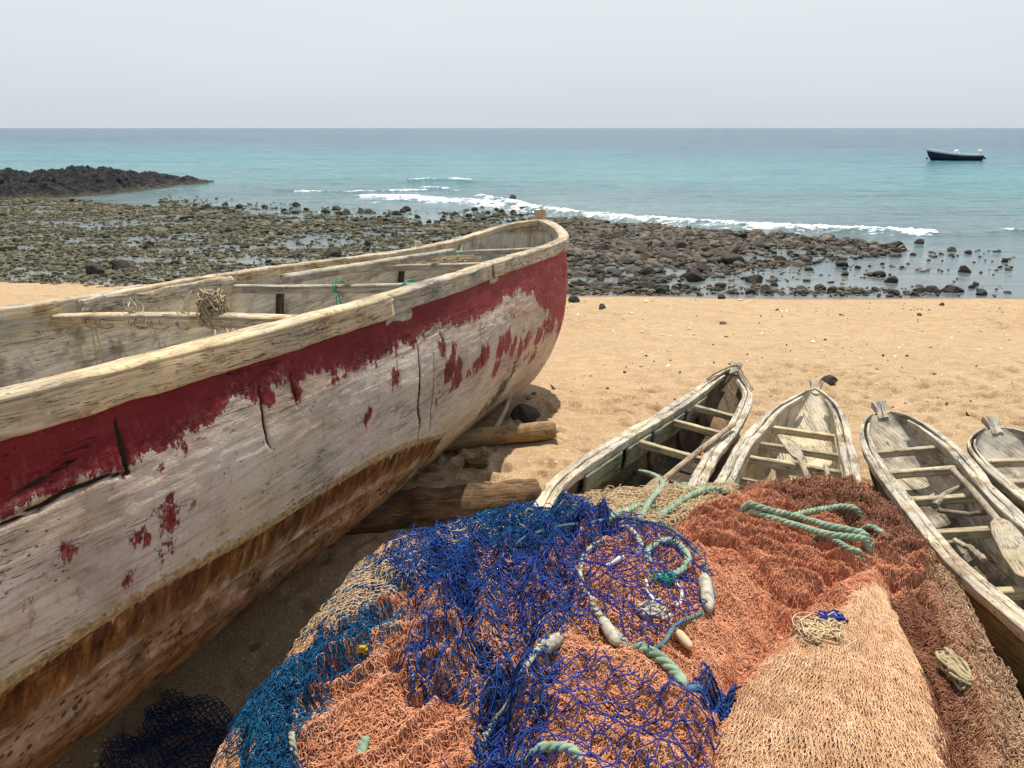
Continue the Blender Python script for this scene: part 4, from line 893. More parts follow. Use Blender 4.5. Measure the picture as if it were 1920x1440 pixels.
def canoe(B, label, outer, inner, railm, thw, seed, rw=.074, tm=None):
    T = thing('dugout_canoe', label, 'canoe', on_floor(B.pt(1.6, 0., -B.D0)), 'dugout canoes drawn up side by side')
    t = np.concatenate([np.geomspace(.001, .3, 30), np.linspace(.32, B.L - .02, 190)]); a = B.angles(90, 1.2)
    P = B.section(t, a, .022, 0); nor = norm(np.cross(np.gradient(P, axis=0), np.gradient(P, axis=1)))
    if nor[120, 10] @ B.rt < 0: nor = -nor
    P = P + nor * (.008 * fbm(P[..., 0] * 4, P[..., 1] * 4, P[..., 2] * 4, seed, 4) * np.minimum(1, t / .1)[:, None])[..., None]
    g = np.cumsum(np.linalg.norm(np.diff(P, axis=1, prepend=P[:, :1]), axis=2), axis=1)
    mesh('hull', P.reshape(-1, 3), grid_faces(*g.shape), outer, T, uv=np.stack([np.broadcast_to(t[:, None], g.shape), g], -1).reshape(-1, 2))
    ti = np.concatenate([np.geomspace(.03, .3, 26), np.linspace(.32, B.L - .06, 170)]); a = B.angles(90, 1.2); ins = .022 + .032 * sst(.0, .35, ti)
    R, Lf = B.yR(ti), B.yL(ti); c = (R + Lf) / 2; w = np.maximum((R - Lf) / 2 - ins, .002); D = np.maximum(B.D(ti) - .035, .004); e = 2 / 3.6
    y = c[:, None] + w[:, None] * np.sign(np.cos(a)) * np.abs(np.cos(a))**e; z = -D[:, None] * np.abs(np.sin(a))**e - .012
    Pi_ = B.O - ti[:, None, None] * B.fw + y[..., None] * B.rt + (B.z(ti)[:, None] + z)[..., None] * B.up
    Pi_ = Pi_ + B.up * (.006 * fbm(Pi_[..., 0] * 6, Pi_[..., 1] * 6, Pi_[..., 2] * 6, seed + 3, 3))[..., None]
    g = np.cumsum(np.linalg.norm(np.diff(Pi_, axis=1, prepend=Pi_[:, :1]), axis=2), axis=1)
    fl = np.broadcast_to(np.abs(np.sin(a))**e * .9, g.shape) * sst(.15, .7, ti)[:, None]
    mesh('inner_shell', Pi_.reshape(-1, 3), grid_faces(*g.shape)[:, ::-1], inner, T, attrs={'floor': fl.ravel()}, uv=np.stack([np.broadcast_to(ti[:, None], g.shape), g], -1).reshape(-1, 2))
    wf = lambda s: .40 + .60 * sst(.05, .75, s)
    for k, sd in enumerate('RL'):
        v = B.rail([(sd, .02, B.L - .1, rw * .54, .042, 0.), (sd, .16, B.L - .15, rw * .44, .05, rw * .57)], .05, .04, seed + 10 * k, .0042, wf, m=22, fq=9.)
        mesh('gunwale', v[0], v[1], railm, T, uv=v[2])
    p = B.pt(np.array(.05), np.array((B.yR(.05) + B.yL(.05)) / 2), np.array(-.035)); q = p + B.fw * .095 + B.up * .065
    v = beam(p, q, .066, .038, 14, up=norm(B.up - .8 * B.fw), r=.003, amp=.003, seed=seed, taper=np.interp(np.linspace(0, 1, 14), [0, .45, 1], [.9, .8, 1.3]), m=28); mesh('stem_post', v[0], v[1], railm, T, uv=v[2], smooth=False)
    for i, s in enumerate(thw):
        a_, b_ = B.left(np.array(s), .03, -.062), B.right(np.array(s), .03, -.062)
        v = beam(a_, b_, .042, .040, 26, up=B.up, r=.006, amp=.003, seed=seed + i); mesh('thwart', v[0], v[1], tm or railm, T, uv=v[2])
    return T
GREY = wood_mat('grey_canoe_wood', (.68, .61, .49), (.50, .44, .34), (.22, .19, .15), 1.4, stain=(.26, .15, .07), crack=.8)
GREYD = wood_mat('dark_canoe_wood', (.42, .36, .27), (.28, .23, .16), (.13, .10, .07), 1.2, green=.6, crack=1.3)
THW = wood_mat('thwart_wood', (.62, .53, .36), (.48, .39, .25), (.28, .21, .13), 1.4)
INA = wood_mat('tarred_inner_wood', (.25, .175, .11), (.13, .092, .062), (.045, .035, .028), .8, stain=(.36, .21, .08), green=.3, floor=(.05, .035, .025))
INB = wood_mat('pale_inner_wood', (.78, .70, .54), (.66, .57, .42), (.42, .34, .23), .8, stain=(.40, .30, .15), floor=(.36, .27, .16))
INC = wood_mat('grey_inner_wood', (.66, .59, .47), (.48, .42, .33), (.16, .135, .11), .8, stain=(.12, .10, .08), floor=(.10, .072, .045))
OUTC = wood_mat('mossy_hull_wood', (.34, .29, .17), (.22, .18, .09), (.10, .08, .045), .8, green=.7)
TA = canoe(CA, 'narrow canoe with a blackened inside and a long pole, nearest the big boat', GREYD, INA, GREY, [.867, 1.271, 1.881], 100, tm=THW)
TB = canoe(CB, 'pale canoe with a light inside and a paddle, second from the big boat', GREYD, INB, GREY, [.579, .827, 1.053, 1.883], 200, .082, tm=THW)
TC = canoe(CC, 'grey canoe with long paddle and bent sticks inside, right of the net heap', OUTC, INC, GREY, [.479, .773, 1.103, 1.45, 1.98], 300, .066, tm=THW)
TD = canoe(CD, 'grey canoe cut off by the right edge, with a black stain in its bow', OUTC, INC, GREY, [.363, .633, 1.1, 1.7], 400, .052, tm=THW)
# side boards inside the first canoe, bulkhead in the second
for s0, s1 in ((.62, 1.02), (1.08, 1.62), (1.68, 2.06), (2.14, 2.6)):
    v = CA.rail([('L', s0, s1, .016, .115, .075)], .02, .1, 130 + int(s0 * 10), .003, drop=.04, m=24); mesh('side_board', v[0], v[1], wood_mat('green_board', (.36, .35, .26), (.25, .25, .17), (.11, .11, .07), 1., green=.5), TA, uv=v[2])
v = CB.rail([('L', .6, 1.9, .014, .13, .072)], .02, .1, 230, .002, drop=.04, m=24); mesh('side_board', v[0], v[1], THW, TB, uv=v[2])
v = CB.rail([('R', .6, 1.9, .014, .13, .072)], .02, .1, 235, .002, drop=.04, m=24); mesh('side_board', v[0], v[1], THW, TB, uv=v[2])
a_, b_ = CB.left(np.array(1.30), .06, -.15), CB.right(np.array(1.30), .06, -.15)
v = beam(a_, b_, .02, .14, 30, up=CB.up, r=.004, amp=.003, seed=5); mesh('bulkhead', v[0], v[1], THW, TB, uv=v[2])
for s in (.66, 1.05, 1.6):  # frames of the first canoe
    a = PI - np.linspace(.25, 2.9, 40); P_ = CA.section(np.array([s]), a, .062, .045)[0]; nrm2 = norm(np.cross(np.gradient(P_, axis=0), CA.fw))
    v = sweep(P_, dens(rrect(.03, .025, .006), 12), -CA.fw, nrm2, .003, 9, 7); mesh('frame', v[0], v[1], INA, TA, uv=v[2])
def plane_pt(B, px, py, dz):
    d = FW + (px - 960) / FL * np.array([1, 0, 0]) + (720 - py) / FL * UPV; o = B.pt(1., 0., dz); t = ((o - EYE) @ B.up) / (d @ B.up); return EYE + t * d
# pole, paddles and sticks
def stick(name, pts, R, mat, label, cat, seed=0, n=40):
    P_ = smooth_path(np.array(pts), n); R_ = np.broadcast_to(R, (n,)) if np.isscalar(R) else np.interp(np.linspace(0, 1, n), np.linspace(0, 1, len(R)), R)
    wob = fbm(np.linspace(0, 7, n), np.zeros(n), None, seed, 3) * R_.mean() * .5; P_[:, 2] += wob; P_[:, 0] += wob * .6
    v = tube1(P_, R_, 9); return props(mesh(name, v[0], v[1], mat, None, loc=P_[0], uv=v[2]), label, cat)
def paddle(B, blade0, blade1, grip, dzs, w, label, mat, seed):
    a, b, c = plane_pt(B, *blade0, dzs[0]), plane_pt(B, *blade1, dzs[1]), plane_pt(B, *grip, dzs[2])
    T = thing('paddle', label, 'paddle', a)
    P_ = smooth_path([a, b], 30); t = np.linspace(0, 1, 30); ws = w * np.interp(t, [0, .08, .35, .75, .93, 1.], [.55, .85, 1., .95, .7, .30]); tn = norm(b - a); sd = norm(np.cross(tn, B.up)); u = np.cross(sd, tn)
    pf = dens(rrect(1, 1, .3), 20)[None] * np.stack([ws, np.interp(t, [0, 1], [.012, .024])], -1)[:, None]
    v = sweep2(P_, pf, sd, u, .0015, 9, seed); mesh('blade', v[0], v[1], mat, T, uv=v[2])
    v = tube1(smooth_path([b - tn * .03, (b + c) / 2 + u * .004, c], 30), .0145, 10); mesh('shaft', v[0], v[1], mat, T, uv=v[2])
PADM = wood_mat('paddle_wood', (.52, .45, .34), (.40, .33, .24), (.24, .19, .13), 1.5, green=.35)
paddle(CB, (1466, 812), (1500, 862), (1526, 925), (-.02, -.02, .0), .085, 'short paddle with pale square blade lying on the thwarts of the pale canoe', PADM, 1)
paddle(CC, (1935, 1085), (1872, 975), (1788, 882), (.0, -.01, -.015), .105, 'long paddle with a mossy blade lying across the grey canoe', PADM, 2)
PLM = wood_mat('pole_wood', (.50, .39, .27), (.40, .30, .20), (.26, .19, .12), 1.2)
paddle(CA, (1208, 935), (1245, 898), (1376, 795), (-.02, .01, .035), .085, 'long brown paddle slanting across the thwarts of the narrow dark canoe', PLM, 3)
stick('stick', [plane_pt(CB, 1549, 872, -.02), plane_pt(CB, 1552, 890, -.03), plane_pt(CB, 1550, 915, -.05)], [.013, .012, .012], PADM, 'short bent stick leaning on the right side of the pale canoe', 'stick')
stick('branch', [plane_pt(CC, 1752, 948, -.06), plane_pt(CC, 1775, 925, -.05), plane_pt(CC, 1808, 910, -.045)], [.018, .015, .010], PADM, 'curved branch resting on the middle thwart of the grey canoe', 'stick', 3)
stick('branch', [plane_pt(CC, 1758, 957, -.045), plane_pt(CC, 1810, 964, -.05), plane_pt(CC, 1862, 958, -.04)], .011, GREYD, 'bowed mossy stick wedged across the grey canoe behind the branch', 'stick', 4)
stick('branch', [plane_pt(CC, 1790, 1012, -.03), plane_pt(CC, 1822, 1032, -.03), plane_pt(CC, 1845, 1052, -.02)], [.010, .012, .014], PADM, 'knotted stick lying inside the near left side of the grey canoe', 'stick', 5)
c_ = CA.pt(np.array(.45), np.array(.03), np.array(-.05))
for i, (s, y, dz, w_, lb, mt) in enumerate([(.98, .03, -.31, .035, 'salmon net rag in the dark canoe between its first two thwarts', None), (1.42, .06, -.31, .03, 'small salmon rag in the dark canoe before its third thwart', None)]):
    tangle('rag', CA.pt(np.array(s), np.array(y), np.array(dz)), w_ * 1.4, 26, .006, fibre_mat('salmon_rag', (.62, .16, .10)), lb, 'rag', 20 + i, (.7, 1.3, .25))
p = CA.pt(np.array(.95), np.array(.13), np.array(-.22)); v, f = ico(3); fm = M('black_float'); fm.out((.015, .015, .017), .5)
props(mesh('float_ball', v * .045 * (1 + .04 * fbm(v[:, 0] * 3, v[:, 1] * 3, v[:, 2] * 3, 1, 2))[:, None] + p, f, fm.m, None, loc=p), 'black round float lying in the dark canoe', 'float')
tm_ = M('glossy_tar'); tm_.out((.02, .022, .028), .25)
stick('withy_binding', [CA.left(np.array(.42), .01, .012), CA.left(np.array(.2), .01, .02), CA.pt(np.array(.03), np.array(0.), np.array(.03)), CA.right(np.array(.15), .01, .025), CA.right(np.array(.42), .005, .02)], .006, GREYD, 'dark withy bound round the bow rim of the narrow dark canoe', 'binding', 8)
tangle('net_scrap', CB.pt(np.array(1.62), np.array(-.12), np.array(-.10)), .05, 26, .003, BLUEC, 'blue net scrap in the pale canoe behind the heap', 'net', 31, (1.2, 1, .5))

# ------------------------------------------------------------------ logs, driftwood, litter under the bow
BARK = wood_mat('log_wood', (.26, .165, .085), (.14, .085, .045), (.05, .03, .018), 1.1, stain=(.07, .045, .03))
LOGL = wood_mat('pale_log_wood', (.42, .29, .155), (.31, .205, .105), (.17, .11, .06), 1.)
def log(p0, p1, R, mat, label, seed, amp):
    P_ = smooth_path([p0, (np.array(p0) + p1) / 2 + [0, 0, .005], p1], 90); t = norm(np.gradient(P_, axis=0)); s = norm(np.cross(t, [0, 0, 1.])); u = np.cross(s, t); a = np.linspace(0, 2 * PI, 49)[:-1]
    pf = np.stack([np.cos(a), np.sin(a)], 1)[None] * (R * (1 + .04 * vn(np.linspace(0, 5, 90), np.zeros(90), None, seed)))[:, None, None]
    en = np.minimum(1, .82 + .18 * np.sqrt(np.minimum(np.arange(90), np.arange(90)[::-1]) / 3.)); pf = pf * en[:, None, None]
    v = sweep2(P_, pf, s, u, amp, 6, seed); return props(mesh('log', v[0], v[1], mat, None, loc=P_[0], uv=v[2]), label, 'log')
def gz(px, py, dz): p = on_ground(px, py); p[2] += dz; return p
log(gz(760, 852, .05), gz(1040, 822, .065), .066, LOGL, 'pale cut log sticking out from under the big boat bow', 3, .004)
log(gz(640, 985, .04), gz(1010, 950, .035), .118, BARK, 'thick dark log half sunk in the sand between big boat and canoes', 6, .020)
stick('driftwood', [gz(928, 812, .03), gz(945, 795, .10), gz(962, 762, .19)], [.022, .018, .02], wood_mat('drift', (.50, .44, .35), (.4, .35, .27), (.25, .2, .15)), 'grey driftwood stick propped behind the pale log', 'stick', 2)
p = gz(893, 874, .02); tangle('husk', p, .055, 60, .006, fibre_mat('husk_fibre', (.22, .14, .05)), 'brown fibrous husk on the sand between the two logs', 'husk', 41, (1.3, .8, .5))

# small shells and grit: nobody could count them
def litter(name, n, mat, label, cat, seed, sz, px0=0, px1=1990, flat=.35, py1=1440):
    r = np.random.default_rng(seed); VV = []; FFs = []; c = 0; v0, f0 = ico(0); k = 0
    X = r.uniform(-4.5, 9, n * 6); Y = 1.2 + r.random(n * 6)**.8 * 12.4; q = proj(np.stack([X, Y, ground_base(X, Y)], 1))
    cl = fbm(X * .6, Y * .9, None, seed, 3); ok = (q[:, 0] > px0) & (q[:, 0] < px1) & (q[:, 1] < py1) & (r.random(n * 6) < sst(-.15, .3, cl)); X, Y = X[ok][:n], Y[ok][:n]; Z = ground(X, Y)
    for x, y, z in zip(X, Y, Z):
        s = sz * r.lognormal(-.1, .55) * (1 + y * .05); a = r.uniform(0, 6.28, 3); q = v0 * s * (1, r.uniform(.4, 1), flat) * (1 + r.uniform(-.3, .3, (12, 1)))
        ca, sa = math.cos(a[0]), math.sin(a[0]); tl = r.normal(0, .35); q = np.stack([q[:, 0] * ca - q[:, 1] * sa, q[:, 0] * sa + q[:, 1] * ca, q[:, 2] + q[:, 0] * tl], 1)
        VV.append(q + [x, y, z + s * .25]); FFs.append(f0 + c); c += 12
    props(mesh(name, np.concatenate(VV), np.concatenate(FFs), mat, smooth=False), label, cat, kind='stuff')
sm = M('shell'); sm.out(sm.mix(sm.island(), (.80, .74, .64), (.55, .45, .32)), .6)
litter('shell_fragments', 3000, sm.m, 'small white shell fragments strewn over the sand', 'shells', 5, .0055)
litter('black_grit', 420, BASALT, 'small dark pebbles strewn over the sand', 'pebbles', 6, .0065, flat=.6)

# ------------------------------------------------------------------ the motor boat at anchor
def motorboat():
    c = at(1788, 301, SEA); T = thing('motor_boat', 'small dark motor boat with a white rim anchored offshore', 'boat', c)
    L = 4.45; x0 = c[0] - L / 2 + .15; n = 60; t = np.linspace(0, 1, n)   # bow at the left
    w = .78 * (1 - (1 - np.clip(t / .5, 0, 1))**2)**.6 * (1 - .18 * t**3); sh = .50 + .46 * (1 - t)**2.8; rake = .62 * (1 - t)**3
    a = np.linspace(0, PI, 40); P_ = np.zeros((n, 40, 3))
    for i in range(n):
        dpt = sh[i] + .12; ca, sa = np.cos(a), np.sin(a); fr = 1 - np.abs(sa)**.8
        P_[i, :, 0] = x0 + t[i] * L - rake[i] * (1 - np.abs(sa)**1.2) + rake[i] * .15; P_[i, :, 1] = c[1] + max(w[i], .01) * np.sign(ca) * np.abs(ca)**.7; P_[i, :, 2] = SEA + sh[i] - dpt * np.abs(sa)**.75
    dk = M('navy_paint'); dk.out(dk.mix(dk.noise(dk.coord('World'), 3, 3), (.012, .018, .035), (.025, .035, .06)), .4); wh = M('boat_white'); wh.out((.72, .70, .64), .5); gy = M('boat_inside'); gy.out((.45, .42, .36), .8); bk = M('engine_black'); bk.out((.02, .02, .02), .5)
    ends = [np.array([list((n - 1) * 40 + np.arange(40))])]
    mesh('hull', P_.reshape(-1, 3), [grid_faces(n, 40)] + ends, dk.m, T)
    for s in (0, 39):
        pth = P_[:, s] + [0, 0, .0]; v = sweep(pth, dens(rrect(.10, .17, .02), 12), np.array([0, 1., 0]), np.array([0, 0, 1.]), .0, taper=np.linspace(1.25, .8, n)); mesh('gunwale', v[0], v[1], wh.m, T)
    In = P_.copy(); In[..., 1] = c[1] + (In[..., 1] - c[1]) * .9; In[..., 2] = SEA + sh[:, None] + (In[..., 2] - SEA - sh[:, None]) * .6; mesh('inside', In.reshape(-1, 3), grid_faces(n, 40)[:, ::-1], gy.m, T)
    for f in (.3, .6, .82):
        i = int(f * n); v = beam(P_[i, 0] - [0, .03, .12], P_[i, 39] + [0, .03, -.12], .22, .04, 8); mesh('thwart', v[0], v[1], gy.m, T)
    v, f = ico(3); sq = lambda s: np.array([[s[0], s[1], s[2]]])
    b = v * sq([.25, .27, .30]); b[:, 2] += .68; b[:, 0] *= 1 + .25 * (b[:, 2] < .6); props(mesh('canvas_bundle', b + [c[0] + .12, c[1], SEA], f, wh.m, None, loc=(c[0] + .12, c[1], SEA + .4)), 'white wrapped bundle standing amidships in the motor boat', 'bundle')
    ex = x0 + L + .02
    E_ = thing('outboard_motor', 'pale outboard motor tilted up on the stern of the motor boat', 'motor', (ex, c[1], SEA + .45))
    b = v * sq([.24, .2, .25]); b = np.stack([b[:, 0] * .9 - b[:, 2] * .25, b[:, 1], b[:, 2] + b[:, 0] * .25], 1); mesh('cowling', b + [ex - .10, c[1], SEA + .72], f, wh.m, E_)
    q = beam((ex - .06, c[1], SEA + .58), (ex + .42, c[1], SEA + .20), .12, .16, 10, up=(0, 1, 0), r=.03); mesh('leg', q[0], q[1], bk.m, E_)
    pr = []
    for k in range(3):
        an = k * 2.1; d = np.array([.45 * math.cos(an), math.sin(an), .6 * math.cos(an)]) * .14; o = np.array([ex + .50, c[1], SEA + .18]); pr.append(beam(o, o + d, .09, .02, 6, up=(.7, 0, -.6), r=.008)[:2])
    pr.append(beam((ex + .40, c[1], SEA + .22), (ex + .56, c[1], SEA + .14), .09, .09, 6, r=.03)[:2]); m_ = merge(pr); mesh('propeller', m_[0], m_[1], bk.m, E_)
    p = at(1738, 298, SEA); props(mesh('mooring_buoy', v * .10 + p + [0, 0, .05], f, bk.m, None, loc=p), 'dark round mooring buoy just off the motor boat bow', 'buoy')
    v_ = tube1([p + [0, 0, .12], p + np.array([.2, 0, .25]), P_[3, 20] + [0, 0, .1]], .012, 5, 12); props(mesh('mooring_line', v_[0], v_[1], bk.m, None, loc=p), 'thin dark line from the buoy to the motor boat bow', 'rope')
motorboat()
# ================================================================== the heap of nets
OUTL = np.array([(-.93, .9), (-.92, 1.5), (-.86, 2.05), (-.76, 2.5), (-.66, 2.88), (-.50, 3.14), (-.22, 3.32), (.2, 3.41), (.7, 3.44), (1.15, 3.42), (1.48, 3.30), (1.66, 3.05), (1.68, 2.6), (1.62, 2.1), (1.52, 1.6), (1.42, 1.1), (1.3, .7), (.7, .5), (0, .45), (-.7, .55)])
_t = np.linspace(0, len(OUTL), len(OUTL) * 8 + 1); _p = np.vstack([OUTL[-3:], OUTL, OUTL[:3]]); _k = np.arange(-3, len(OUTL) + 3)
OUTS = np.stack([herm(_k, _p[:, 0], _t[:-1]), herm(_k, _p[:, 1], _t[:-1])], 1); OUTC = np.vstack([OUTS, OUTS[:1]])
def px2xy(pts, z=.62): return np.array([at(a, b, z)[:2] for a, b in pts])
def sdist(P, poly):
    d, _ = seg_dist(P, np.vstack([poly, poly[:1]])); return np.where(in_poly(P, poly), d, -d)
POLY = dict(
 tan=[(1290, 1640), (1330, 1370), (1400, 1290), (1490, 1200), (1560, 1140), (1640, 1085), (1680, 1170), (1740, 1300), (1790, 1420), (1800, 1640)],
 brown=[(1640, 1085), (1700, 1075), (1735, 1110), (1780, 1230), (1815, 1330), (1850, 1640), (1800, 1640), (1740, 1300), (1680, 1170)],
 rim=[(1740, 1040), (1765, 1040), (1800, 1120), (1850, 1210), (1905, 1310), (1945, 1640), (1895, 1640), (1860, 1350), (1800, 1220), (1752, 1110)],
 right=[(1700, 1060), (1750, 1060), (1810, 1180), (1870, 1320), (1920, 1640), (1840, 1640), (1800, 1320), (1750, 1160)],
 roll=[(1395, 925), (1500, 895), (1610, 900), (1700, 940), (1750, 1010), (1760, 1080), (1690, 1075), (1640, 1040), (1600, 990), (1500, 965), (1420, 955)],
 bright=[(1280, 990), (1340, 950), (1400, 935), (1480, 960), (1560, 985), (1640, 1040), (1730, 1045), (1745, 1085), (1650, 1095), (1570, 1140), (1530, 1175), (1470, 1160), (1430, 1100), (1380, 1055), (1310, 1045)],
 salmon=[(1230, 1010), (1310, 1045), (1400, 1070), (1450, 1140), (1530, 1180), (1420, 1270), (1350, 1340), (1290, 1320), (1230, 1240), (1290, 1180), (1330, 1110)],
 straw=[(820, 1010), (860, 965), (1000, 935), (1180, 905), (1300, 915), (1380, 925), (1290, 975), (1180, 990), (1050, 985)],
 centre=[(900, 1030), (1100, 1000), (1300, 1010), (1330, 1100), (1300, 1220), (1160, 1230), (1000, 1260), (900, 1180)],
 bulge=[(1010, 1235), (1080, 1205), (1180, 1225), (1270, 1285), (1345, 1350), (1335, 1640), (930, 1640), (960, 1340)],
 lowleft=[(600, 1210), (690, 1160), (760, 1125), (860, 1150), (900, 1300), (900, 1640), (520, 1640), (545, 1360)],
 left=[(380, 1640), (430, 1370), (500, 1265), (600, 1150), (700, 1060), (770, 985), (860, 965), (800, 1080), (740, 1130), (640, 1190), (560, 1300), (500, 1640)],
 blue=[(700, 1075), (760, 1010), (850, 990), (950, 945), (1085, 940), (1160, 985), (1120, 1030), (1075, 1075), (1085, 1170), (1050, 1240), (1035, 1330), (960, 1640), (850, 1640), (890, 1350), (770, 1335), (735, 1260), (790, 1180), (760, 1130)],
 crown=[(905, 965), (960, 935), (1060, 938), (1090, 980), (1050, 1030), (950, 1045), (890, 1010)],
 strip=[(700, 1145), (760, 1155), (690, 1235), (610, 1310), (560, 1400), (545, 1640), (475, 1640), (450, 1355), (520, 1270), (610, 1190)],
 loop=[(940, 1030), (1060, 990), (1180, 975), (1260, 1005), (1315, 1060), (1335, 1110), (1320, 1155), (1270, 1195), (1210, 1240), (1150, 1215), (1080, 1190), (1000, 1200), (940, 1160), (900, 1080)],
 lowmesh=[(1010, 1250), (1100, 1225), (1220, 1260), (1310, 1320), (1340, 1380), (1320, 1640), (880, 1640), (940, 1340)],
 skirt=[(1290, 1296), (1340, 1290), (1395, 1302), (1385, 1330), (1345, 1352), (1315, 1325)],
 leftmesh=[(700, 1050), (800, 1060), (760, 1110), (660, 1170), (560, 1210), (540, 1190), (620, 1110)],
)
PXY = {k: px2xy(v) for k, v in POLY.items()}
def heap(x, y, detail=True):
    x = np.asarray(x, float); y = np.asarray(y, float); P = np.stack([x.ravel(), y.ravel()], 1)
    q = P + np.stack([.03 * vn(P[:, 0] * 3, P[:, 1] * 3, None, 4), .03 * vn(P[:, 0] * 3, P[:, 1] * 3, None, 9)], 1)
    d, _ = seg_dist(q, OUTC); d = np.where(in_poly(q, OUTS), d, -d)
    w = .42; t = np.clip(d / w, 0, 1); pr = (1 - (1 - t)**2.3)**.62
    H = .575 - .17 * np.exp(-((q[:, 0] + .30)**2 + (q[:, 1] - 3.2)**2) / .34) + .10 * np.exp(-((q[:, 0] - .25)**2 / .5 + (q[:, 1] - 2.0)**2 / .8)) - .10 * sst(2.4, 3.5, q[:, 1]) - .06 * sst(-.2, -.9, q[:, 0]) + .03 * np.exp(-((q[:, 0] - 1.15)**2 + (q[:, 1] - 2.95)**2) / .15)
    z = H * pr
    if detail:
        near = d > 0; p = P[near]; zz = np.zeros(len(p))
        for k, h, w_ in (('tan', .085, .09), ('roll', .055, .06), ('bright', .05, .05), ('blue', .03, .05), ('bulge', .085, .10), ('crown', .012, .05), ('strip', .03, .04), ('lowleft', .02, .05), ('right', .03, .05), ('skirt', -.02, .03), ('brown', -.02, .04)):
            s = sdist(p + .012 * np.stack([vn(p[:, 0] * 9, p[:, 1] * 9, None, 31), vn(p[:, 0] * 9, p[:, 1] * 9, None, 32)], 1), PXY[k])
            u = np.clip(s / w_, 0, 1); zz += h * (1 - (1 - u)**2)**.5 if h > 0 else h * sst(0, 1, u)
        zz += .024 * fbm(p[:, 0] * 4.5, p[:, 1] * 4.5, None, 3, 3)
        zz += .024 * (1 - 2.5 * np.abs(fbm(p[:, 0] * 7, p[:, 1] * 4, None, 43, 3))) * (1 - .75 * (sdist(p, PXY['tan']) > 0))
        s = sdist(p, PXY['tan']); A_ = PXY['tan'][5]; th_ = np.arctan2(p[:, 1] - A_[1], p[:, 0] - A_[0]); rr_ = np.hypot(p[:, 0] - A_[0], p[:, 1] - A_[1])
        zz += np.where(s > 0,   .034 * (np.sin(th_ * 11 + 1.5 * vn(rr_ * 4, th_ * 2, None, 3)) * .6 + .4 * vn(th_ * 9, rr_ * 2, None, 8)) * np.clip(rr_ / .35, 0, 1), 0) * np.clip(s / .05, 0, 1)
        for k in ('tan', 'brown', 'roll', 'bright', 'blue', 'strip', 'lowleft', 'bulge', 'right', 'straw'):
            s = sdist(p + .02 * np.stack([vn(p[:, 0] * 7, p[:, 1] * 7, None, 51), vn(p[:, 0] * 7, p[:, 1] * 7, None, 52)], 1), PXY[k]); zz -= .030 * np.exp(-(s / .016)**2) * (.5 + .5 * vn(p[:, 0] * 5, p[:, 1] * 5, None, 71))
        for k, (a_, b_), lm, am in (('lowleft', ((560, 1420), (880, 1220)), .11, .026), ('right', ((1730, 1080), (1870, 1400)), .10, .022), ('roll', ((1450, 940), (1650, 960)), .09, .026), ('salmon', ((1330, 1060), (1430, 1290)), .10, .020), ('bright', ((1300, 1000), (1640, 1080)), .085, .030), ('blue', ((1000, 980), (900, 1400)), .13, .030), ('strip', ((480, 1430), (720, 1170)), .08, .018), ('centre', ((1000, 1010), (1200, 1200)), .12, .018), ('bulge', ((1040, 1240), (1330, 1340)), .16, .016), ('brown', ((1680, 1090), (1820, 1440)), .07, .014)):
            s = sdist(p, PXY[k]); e = px2xy([a_, b_]); e = e[1] - e[0]; an = np.arctan2(e[1], e[0]); u = -p[:, 0] * np.sin(an) + p[:, 1] * np.cos(an); v = p[:, 0] * np.cos(an) + p[:, 1] * np.sin(an)
            ph = u / lm + .9 * fbm(u * 5, v * 2.2, None, 90, 2) + .5 * v; zz += am * (1 - 1.8 * np.abs(np.sin(PI * ph))**.8) * sst(0, .05, s)
        # hollows
        for px, py, r_, h in ((1545, 1178, .035, -.06), (1350, 1360, .04, -.04), (905, 1365, .05, -.05), (1180, 1260, .04, -.03), (1500, 1195, .03, .0)):
            c = at(px, py, .65)[:2]; zz += h * np.exp(-((p[:, 0] - c[0])**2 + (p[:, 1] - c[1])**2) / r_**2)
        z[near] += zz * np.clip(d[near] / .12, 0, 1)
    g = ground_base(P[:, 0], P[:, 1])
    z = np.where(d > 0, np.maximum(g, 0) * .2 + z, g - .05)
    return z.reshape(x.shape)
# fast sampler
HX = np.linspace(-1.15, 1.85, 601); HY = np.linspace(.35, 3.7, 671); _X, _Y = np.meshgrid(HX, HY); HZ = heap(_X, _Y)
def hz(x, y):
    fx = np.clip((x - HX[0]) / (HX[1] - HX[0]), 0, len(HX) - 1.001); fy = np.clip((y - HY[0]) / (HY[1] - HY[0]), 0, len(HY) - 1.001)
    i = fx.astype(int); j = fy.astype(int); a = fx - i; b = fy - j
    return (HZ[j, i] * (1 - a) + HZ[j, i + 1] * a) * (1 - b) + (HZ[j + 1, i] * (1 - a) + HZ[j + 1, i + 1] * a) * b
def hp(px, py, dz=0.):
    """point on the heap seen along a sight line"""
    d = FW + (px - 960) / FL * np.array([1, 0, 0]) + (720 - py) / FL * UPV
    t = np.linspace(1.0, 5.5, 1400); P = EYE + t[:, None] * d; hit = np.nonzero(P[:, 2] < hz(P[:, 0], P[:, 1]) + dz)[0]
    k = hit[0] if len(hit) else -1; p = P[k].copy(); p[2] = hz(p[0:1], p[1:2])[0] + dz; return p
NP = {k: np.array([hp(*q)[:2] for q in v]) for k, v in POLY.items()}

